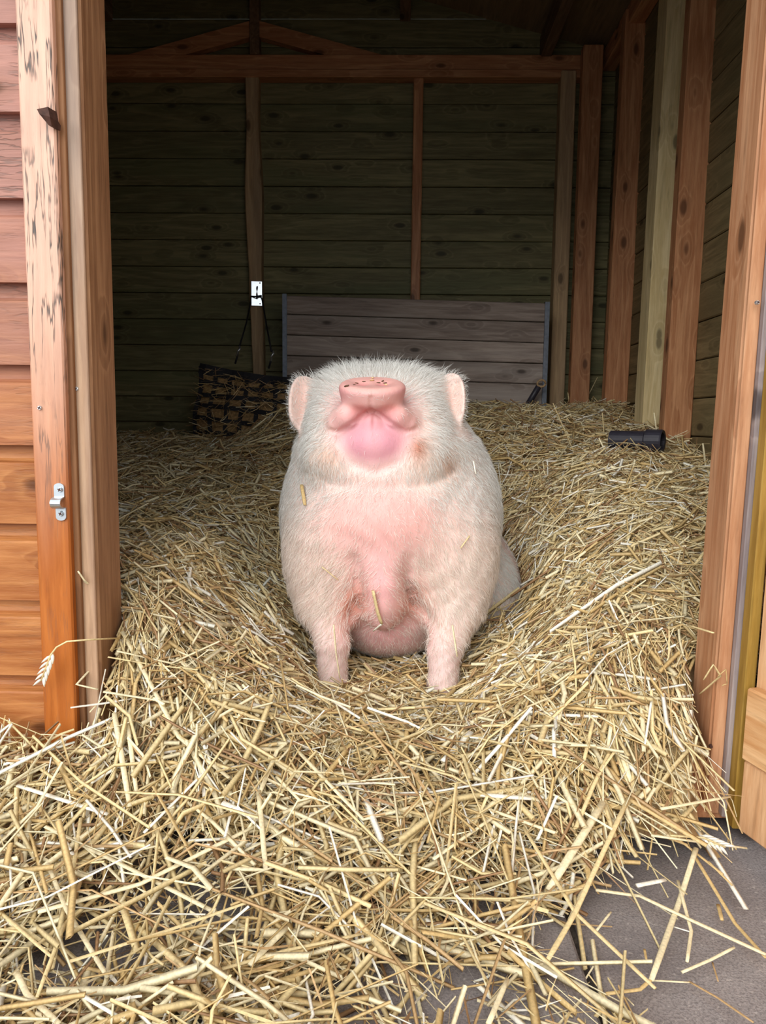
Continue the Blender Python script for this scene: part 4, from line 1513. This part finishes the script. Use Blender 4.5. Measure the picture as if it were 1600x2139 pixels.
# ------------------------------------------------------------------ ironmongery on the door trim
hook = empty('latch_hook', P(95, 240, 1.062))
tag(hook, 'rusty brown iron hook sticking out of the peeling trim', 'hook')
q = [P(77, 228, 1.045), P(100, 223, 1.045), P(104, 244, 1.045), P(109, 252, 1.05), P(108, 263, 1.05), P(102, 262, 1.05), P(82, 238, 1.045)]
bk = [v + np.array([0.004, 0.017, 0.0]) for v in q]
n = len(q)
mesh('blade', q + bk, [tuple(range(n)), tuple(range(2 * n - 1, n - 1, -1))] + [(i, n + i, n + (i + 1) % n, (i + 1) % n) for i in range(n)], M['rust'], hook)
tube('shank', [P(103, 246, 1.05), P(108, 250, 1.064)], 0.004, M['rust'], hook, 8)

clip = empty('bolt_keeper', P(122, 1050, 1.062))
tag(clip, 'galvanised saddle clip held by two screws on the orange trim', 'clip')
xx0, xx1 = P(114, 1050, 1.06)[0], P(135, 1050, 1.06)[0]
za, zb_ = P(120, 1037, 1.062)[2], P(120, 1062, 1.062)[2]


def lug(z0_, z1_, dx_):
    """strap end with a rounded tip at z1_"""
    s_ = 1 if z1_ > z0_ else -1
    r_ = (xx1 - xx0) / 2
    xm = (xx0 + xx1) / 2 + dx_
    pf_ = [(xm - r_, z0_), (xm - r_, z1_ - s_ * r_ * 0.7)]
    for k in range(1, 8):
        a_ = math.pi - math.pi * k / 8
        pf_.append((xm + r_ * math.cos(a_), z1_ - s_ * r_ * 0.7 + s_ * r_ * 0.7 * math.sin(a_)))
    pf_ += [(xm + r_, z1_ - s_ * r_ * 0.7), (xm + r_, z0_)]
    return prism('lug', pf_, 'y', 1.0590, 1.0622, M['zinc'], clip)


lug(za - 0.001, P(125, 1009, 1.062)[2], 0.0)
lug(zb_ + 0.001, P(127, 1087, 1.062)[2], 0.0015)
ring = []
for k in range(11):
    a_ = math.pi * k / 10
    ring.append((1.0612 - 0.017 * math.sin(a_) ** 0.8, (za + zb_) / 2 + (za - zb_) / 2 * math.cos(a_)))
inner = [(y_ + 0.0018, z_ + (zc_ := (za + zb_) / 2 - z_) * 0.2) for (y_, z_) in ring]
prism('saddle', ring + inner[::-1], 'x', xx0, xx1, M['zinc'], clip)
screw(125, 1023, 1.0575, 0.0042, clip)
screw(127, 1073, 1.0575, 0.0042, clip)

# ------------------------------------------------------------------ single straws one can pick out
def stalk(pts, wpx, ci, label, group, name='straw_stalk', parent=None, sides=8, flat=0.55):
    pts = np.array(pts)
    out = []
    for a_, b_ in zip(pts[:-1], pts[1:]):
        for t_ in np.linspace(0, 1, 5)[:-1]:
            out.append(a_ * (1 - t_) + b_ * t_)
    out.append(pts[-1])
    r_ = wpx * pts[:, 1].mean() / F / 2
    col = tuple(np.clip(STRAW_C[ci] * random.uniform(0.92, 1.05), 0, .95)) + (1,)
    rr = np.full(len(out), r_)
    rr[-1] *= 0.8
    o = tube(name, out, rr, M['straw'], parent, sides, flat, col)
    if parent is None:
        if '%' in label:
            v1, v2 = pts[1] - pts[0], pts[-1] - pts[-2]
            bent = v1 @ v2 / np.linalg.norm(v1) / np.linalg.norm(v2) < 0.93
            col_ = {0: 'pale', 1: 'golden', 2: 'tan', 3: 'brown', 4: 'brown', 5: 'white'}[ci]
            thick = 'thick' if wpx >= 12 else 'thin' if wpx <= 6 else 'slender'
            label = label % ' '.join([thick, col_, 'bent' if bent else 'straight'])
        tag(o, label, 'straw', group)
    return o


def where(px, py):
    """what a stalk on the spilled straw lies near"""
    if px > 1240:
        return 'at the foot of the larch post' if py < 1800 and px > 1330 else 'on the heap between pig and larch post' if py < 1500 else 'by the bare slab'
    if px < 260:
        return 'below the orange trim' if py < 1800 else 'on the spilled straw far from the door'
    if py < 1600:
        return 'in front of the front feet of the pig' if px > 520 else 'on the heap beside the tan jamb'
    return 'on the spilled straw before the doorway' if py < 1850 else 'on the spilled straw far from the door'


LP, GP = '%s straw lying on the bare grey paving slab', 'loose stalks on the bare paving'
for (path, w_, ci) in (
        ([(1244, 1859), (1337, 1872), (1450, 1925), (1600, 1994)], 10, 0),
        ([(1454, 1772), (1420, 1880), (1360, 2048)], 13, 0),
        ([(1266, 2076), (1337, 2067), (1360, 2046)], 10, 2),
        ([(1450, 1787), (1536, 1930), (1600, 2001)], 9, 2),
        ([(1416, 1840), (1444, 1945), (1435, 2009)], 8, 0),
        ([(1424, 2031), (1484, 2005), (1534, 1979)], 8, 0),
        ([(1439, 2050), (1500, 2085), (1574, 2136)], 6, 3),
        ([(1346, 1983), (1350, 2004)], 6, 2),
        ([(1362, 2048), (1440, 2052)], 5, 0),
        ([(1308, 2084), (1324, 2100)], 4, 0),
        ([(1488, 2010), (1500, 2050)], 4, 3),
        ([(1245, 1945), (1276, 1905)], 6, 0),
        ([(1405, 1935), (1440, 1946)], 4, 5),
        ([(1480, 1800), (1530, 1850)], 6, 2),
        ([(1500, 1890), (1508, 1922)], 9, 2)):
    stalk([on_straw(a_, b_, 0.006 + 0.004 * k) for k, (a_, b_) in enumerate(path)], w_, ci, LP, GP)
GS = 'big stalks on top of the spilled straw'
for (path, w_, ci) in (
        ([(1094, 1729), (1202, 1907), (1369, 2065)], 10, 1),
        ([(1313, 1666), (1199, 1911), (1144, 2005)], 12, 1),
        ([(1259, 1677), (1146, 1859)], 19, 0),
        ([(37, 1641), (225, 1701)], 12, 5),
        ([(465, 1677), (540, 1712)], 17, 5),
        ([(540, 1652), (555, 1817), (469, 1814)], 12, 0),
        ([(79, 1905), (292, 1847), (536, 1724)], 13, 0),
        ([(99, 1804), (139, 1900), (225, 2042)], 11, 0),
        ([(135, 1930), (77, 2084)], 10, 1),
        ([(34, 2031), (56, 2076), (124, 2139)], 15, 0),
        ([(600, 1937), (521, 2016)], 15, 0),
        ([(169, 1709), (142, 1885)], 9, 1),
        ([(8, 1597), (156, 1550)], 10, 5),
        ([(0, 1905), (115, 2005)], 9, 1),
        ([(375, 2050), (600, 1985), (760, 1950)], 10, 1),
        ([(984, 1530), (924, 1590)], 15, 5),
        ([(624, 1571), (759, 1712), (924, 1669)], 10, 0),
        ([(530, 1429), (500, 1496)], 12, 0),
        ([(894, 1447), (941, 1554)], 8, 0),
        ([(725, 1330), (792, 1432)], 8, 0),
        ([(1000, 1660), (1110, 1668)], 14, 5),
        ([(905, 1795), (1040, 1700)], 9, 0),
        ([(497, 1152), (425, 1200), (330, 1240)], 10, 0),
        ([(265, 1500), (285, 1655)], 10, 0),
        ([(370, 1375), (500, 1480)], 13, 0),
        ([(1330, 1850), (1390, 1838)], 12, 5),
        ([(1020, 2139), (1060, 2045)], 13, 0),
        ([(1360, 1745), (1560, 1772)], 8, 0),
        ([(1380, 1690), (1525, 1664)], 9, 0),
        ([(1262, 1300), (1360, 1420)], 11, 1),
        ([(1150, 1240), (1185, 1320)], 10, 0),
        ([(1190, 1180), (1185, 1260)], 8, 5),
        ([(256, 1320), (374, 1540), (479, 1625)], 11, 0),
        ([(344, 1255), (450, 1365), (574, 1490)], 8, 1),
        ([(216, 1445), (374, 1470)], 8, 0),
        ([(239, 1490), (271, 1685)], 12, 0),
        ([(600, 1550), (579, 1567), (541, 1660)], 10, 0),
        ([(529, 1430), (494, 1515)], 10, 0),
        ([(300, 1740), (440, 1600)], 8, 5),
        ([(620, 1690), (700, 1590)], 7, 1),
        ([(1290, 1420), (1270, 1560)], 9, 0),
        ([(1340, 1440), (1345, 1570)], 11, 0),
        ([(1400, 1400), (1440, 1510)], 9, 0),
        ([(1240, 1500), (1215, 1610)], 8, 1),
        ([(1150, 1400), (1090, 1470)], 7, 1),
        ([(640, 1880), (560, 1935)], 10, 0)):
    stalk([on_straw(a_, b_, 0.022) for (a_, b_) in path], w_, ci, '%s straw stalk ' + where(*np.mean(path, 0)), GS)
for (path, Ys, w_, ci, lb) in (
        ([(697, 1305), (702, 1365), (710, 1418)], (1.355, 1.352, 1.35), 5, 0, 'thin bent straw standing before the foreleg beside the belly'),
        ([(945, 1306), (955, 1372)], (1.34, 1.33), 5, 0, 'thin straw leaning on the foreleg nearer the larch post'),
        ([(163, 1193), (178, 1215), (250, 1275)], (1.07, 1.075, 1.20), 7, 0, 'pale stalk poking out of the heap across the tan jamb'),
        ([(232, 1275), (238, 1240), (262, 1222)], (1.17, 1.19, 1.21), 4, 1, 'thin curled straw beside the inner edge of the tan jamb'),
        ([(1438, 1306), (1490, 1322)], (1.16, 1.085), 7, 1, 'golden straw end jutting in front of the larch post'),
        ([(1462, 1450), (1505, 1412), (1490, 1388), (1470, 1420)], (1.12, 1.08, 1.075, 1.085), 6, 1, 'bent golden straw loop against the larch post'),
        ([(1500, 1412), (1516, 1398), (1519, 1428), (1508, 1432)], (1.08, 1.078, 1.078, 1.08), 4, 2, 'small folded straw at the end of the loop by the larch post'),
        ([(205, 1440), (160, 1430), (240, 1340)], (1.06, 1.055, 1.15), 6, 0, 'pale bent straw hanging over the foot of the tan jamb')):
    stalk([P(a_, b_, y_) for (a_, b_), y_ in zip(path, Ys)], w_, ci, lb, 'straws standing clear of the heap')
LB, GB = 'thin straw standing up out of the bedding by the posts', 'upright straws in the bedding'
for (path, w_, ci) in (
        ([(1380, 965), (1366, 862)], 4, 0), ([(1476, 990), (1468, 926)], 5, 0), ([(1222, 840), (1248, 788)], 3, 1),
        ([(1190, 850), (1186, 820)], 3, 1), ([(1262, 915), (1258, 862)], 3, 1), ([(1395, 930), (1440, 902)], 3, 1), ([(1205, 960), (1155, 842)], 3, 1)):
    b_ = on_straw(*path[0], 0.0)
    t_ = P(*path[1], b_[1] - 0.01)
    stalk([b_, t_], w_, ci, LB, GB)

def on_pig(px, py, out=0.003):
    d = FW * F + RT * (px - CX) - UP * (py - CY)
    d = d / d[1]
    ys_ = np.linspace(1.2, 1.9, 1400)
    p_ = EYE + ys_[:, None] * d
    dd = pig_sdf(p_)
    i_ = int(np.argmax(dd < out))
    return p_[i_]


GPB = 'straw bits stuck to the pig'
for (path, w_, ci, lb) in (
        ([(779, 1234), (789, 1280), (797, 1303)], 9, 1, 'golden straw stalk leaning against the brisket of the pig'),
        ([(797, 1304), (780, 1318)], 6, 5, 'short white straw bit below the stalk on the brisket'),
        ([(672, 1184), (707, 1212)], 4, 1, 'thin straw stuck above the foreleg left of the brisket'),
        ([(981, 1119), (962, 1145)], 4, 1, 'thin straw stuck to the shoulder by the rump side'),
        ([(630, 1013), (637, 1055)], 8, 2, 'short orange straw bit stuck on the neck of the pig'),
        ([(989, 963), (994, 990)], 4, 5, 'white straw bit stuck on the flank below the ear')):
    stalk([on_pig(a_, b_, 0.007) for (a_, b_) in path], w_, ci, lb, GPB)
for k, (a_, b_, w_, ci) in enumerate(((724, 806, 9, 4), (745, 800, 6, 4), (760, 797, 5, 4), (778, 789, 8, 1), (799, 796, 7, 4), (806, 803, 8, 1), (803, 800, 6, 4), (748, 786, 6, 4), (777, 794, 7, 2), (740, 803, 4, 4), (790, 799, 5, 4))):
    p_ = on_pig(a_, b_, 0.0015)
    dd = np.array([random.uniform(0.002, 0.0045), random.uniform(-0.003, 0.003), random.uniform(-0.001, 0.002)])
    o = tube('crumb', [p_ - dd, p_, p_ + dd], [w_ * 0.00016, w_ * 0.00022, w_ * 0.00014], M['straw'], None, 6, 0.8, tuple(STRAW_C[ci] * (0.35 if ci == 4 else 1)) + (1,))
    tag(o, 'tiny muddy crumb of feed on the rim of the raised snout', 'crumb', 'crumbs on the snout')


def wheat_ear(base, tip, stem, label, n=9, size=0.011):
    """an ear of wheat: stem and overlapping husks in two rows"""
    base, tip = np.array(base), np.array(tip)
    t_ = tip - base
    Lh = np.linalg.norm(t_)
    t_ /= Lh
    sd = np.cross(t_, (0, 1, 0))
    sd /= np.linalg.norm(sd)
    r_ = empty('wheat_ear', base)
    tag(r_, label, 'wheat ear', 'wheat ears in the straw')
    tube('stem', list(stem) + [tip * 0.9 + base * 0.1], 0.0013, M['straw'], r_, 6, 1.0, tuple(STRAW_C[1]) + (1,))
    for k in range(n):
        s_ = (-1) ** k
        c_ = base + t_ * (Lh * (k + 0.5) / n) + sd * s_ * 0.0035
        d_ = t_ * 0.85 + sd * s_ * 0.45 + np.array([0, -0.25, 0])
        d_ /= np.linalg.norm(d_)
        tube('husk', [c_ - d_ * size * .5, c_ - d_ * size * .1, c_ + d_ * size * .4, c_ + d_ * size * .85], [0.0008, 0.0026, 0.0021, 0.0003], M['straw'], r_, 6, 0.8, tuple(np.clip(STRAW_C[5] * random.uniform(.85, 1.0), 0, .95)) + (1,))
    return r_


wheat_ear(P(106, 1368, 1.03), P(84, 1428, 1.03), [P(250, 1333, 1.12), P(190, 1336, 1.04), P(140, 1340, 1.03), P(118, 1352, 1.03), P(106, 1368, 1.03)], 'wheat ear drooping in front of the orange trim', 10)
a_ = on_straw(1400, 1300, .02)
wheat_ear(a_, a_ + np.array([-.012, -.005, -.035]), [on_straw(1440, 1310, .02), a_], 'wheat ear lying on the heap beside the larch post', 9, 0.012)
a_ = on_straw(1470, 1750, .02)
wheat_ear(a_, on_straw(1520, 1772, .02), [on_straw(1400, 1745, .02), a_], 'wheat ear at the foot of the larch post', 9)
a_ = on_straw(125, 1745, .02)
wheat_ear(a_, on_straw(150, 1790, .02), [on_straw(90, 1690, .02), a_], 'wheat ear lying in the spilled straw below the trim', 9)
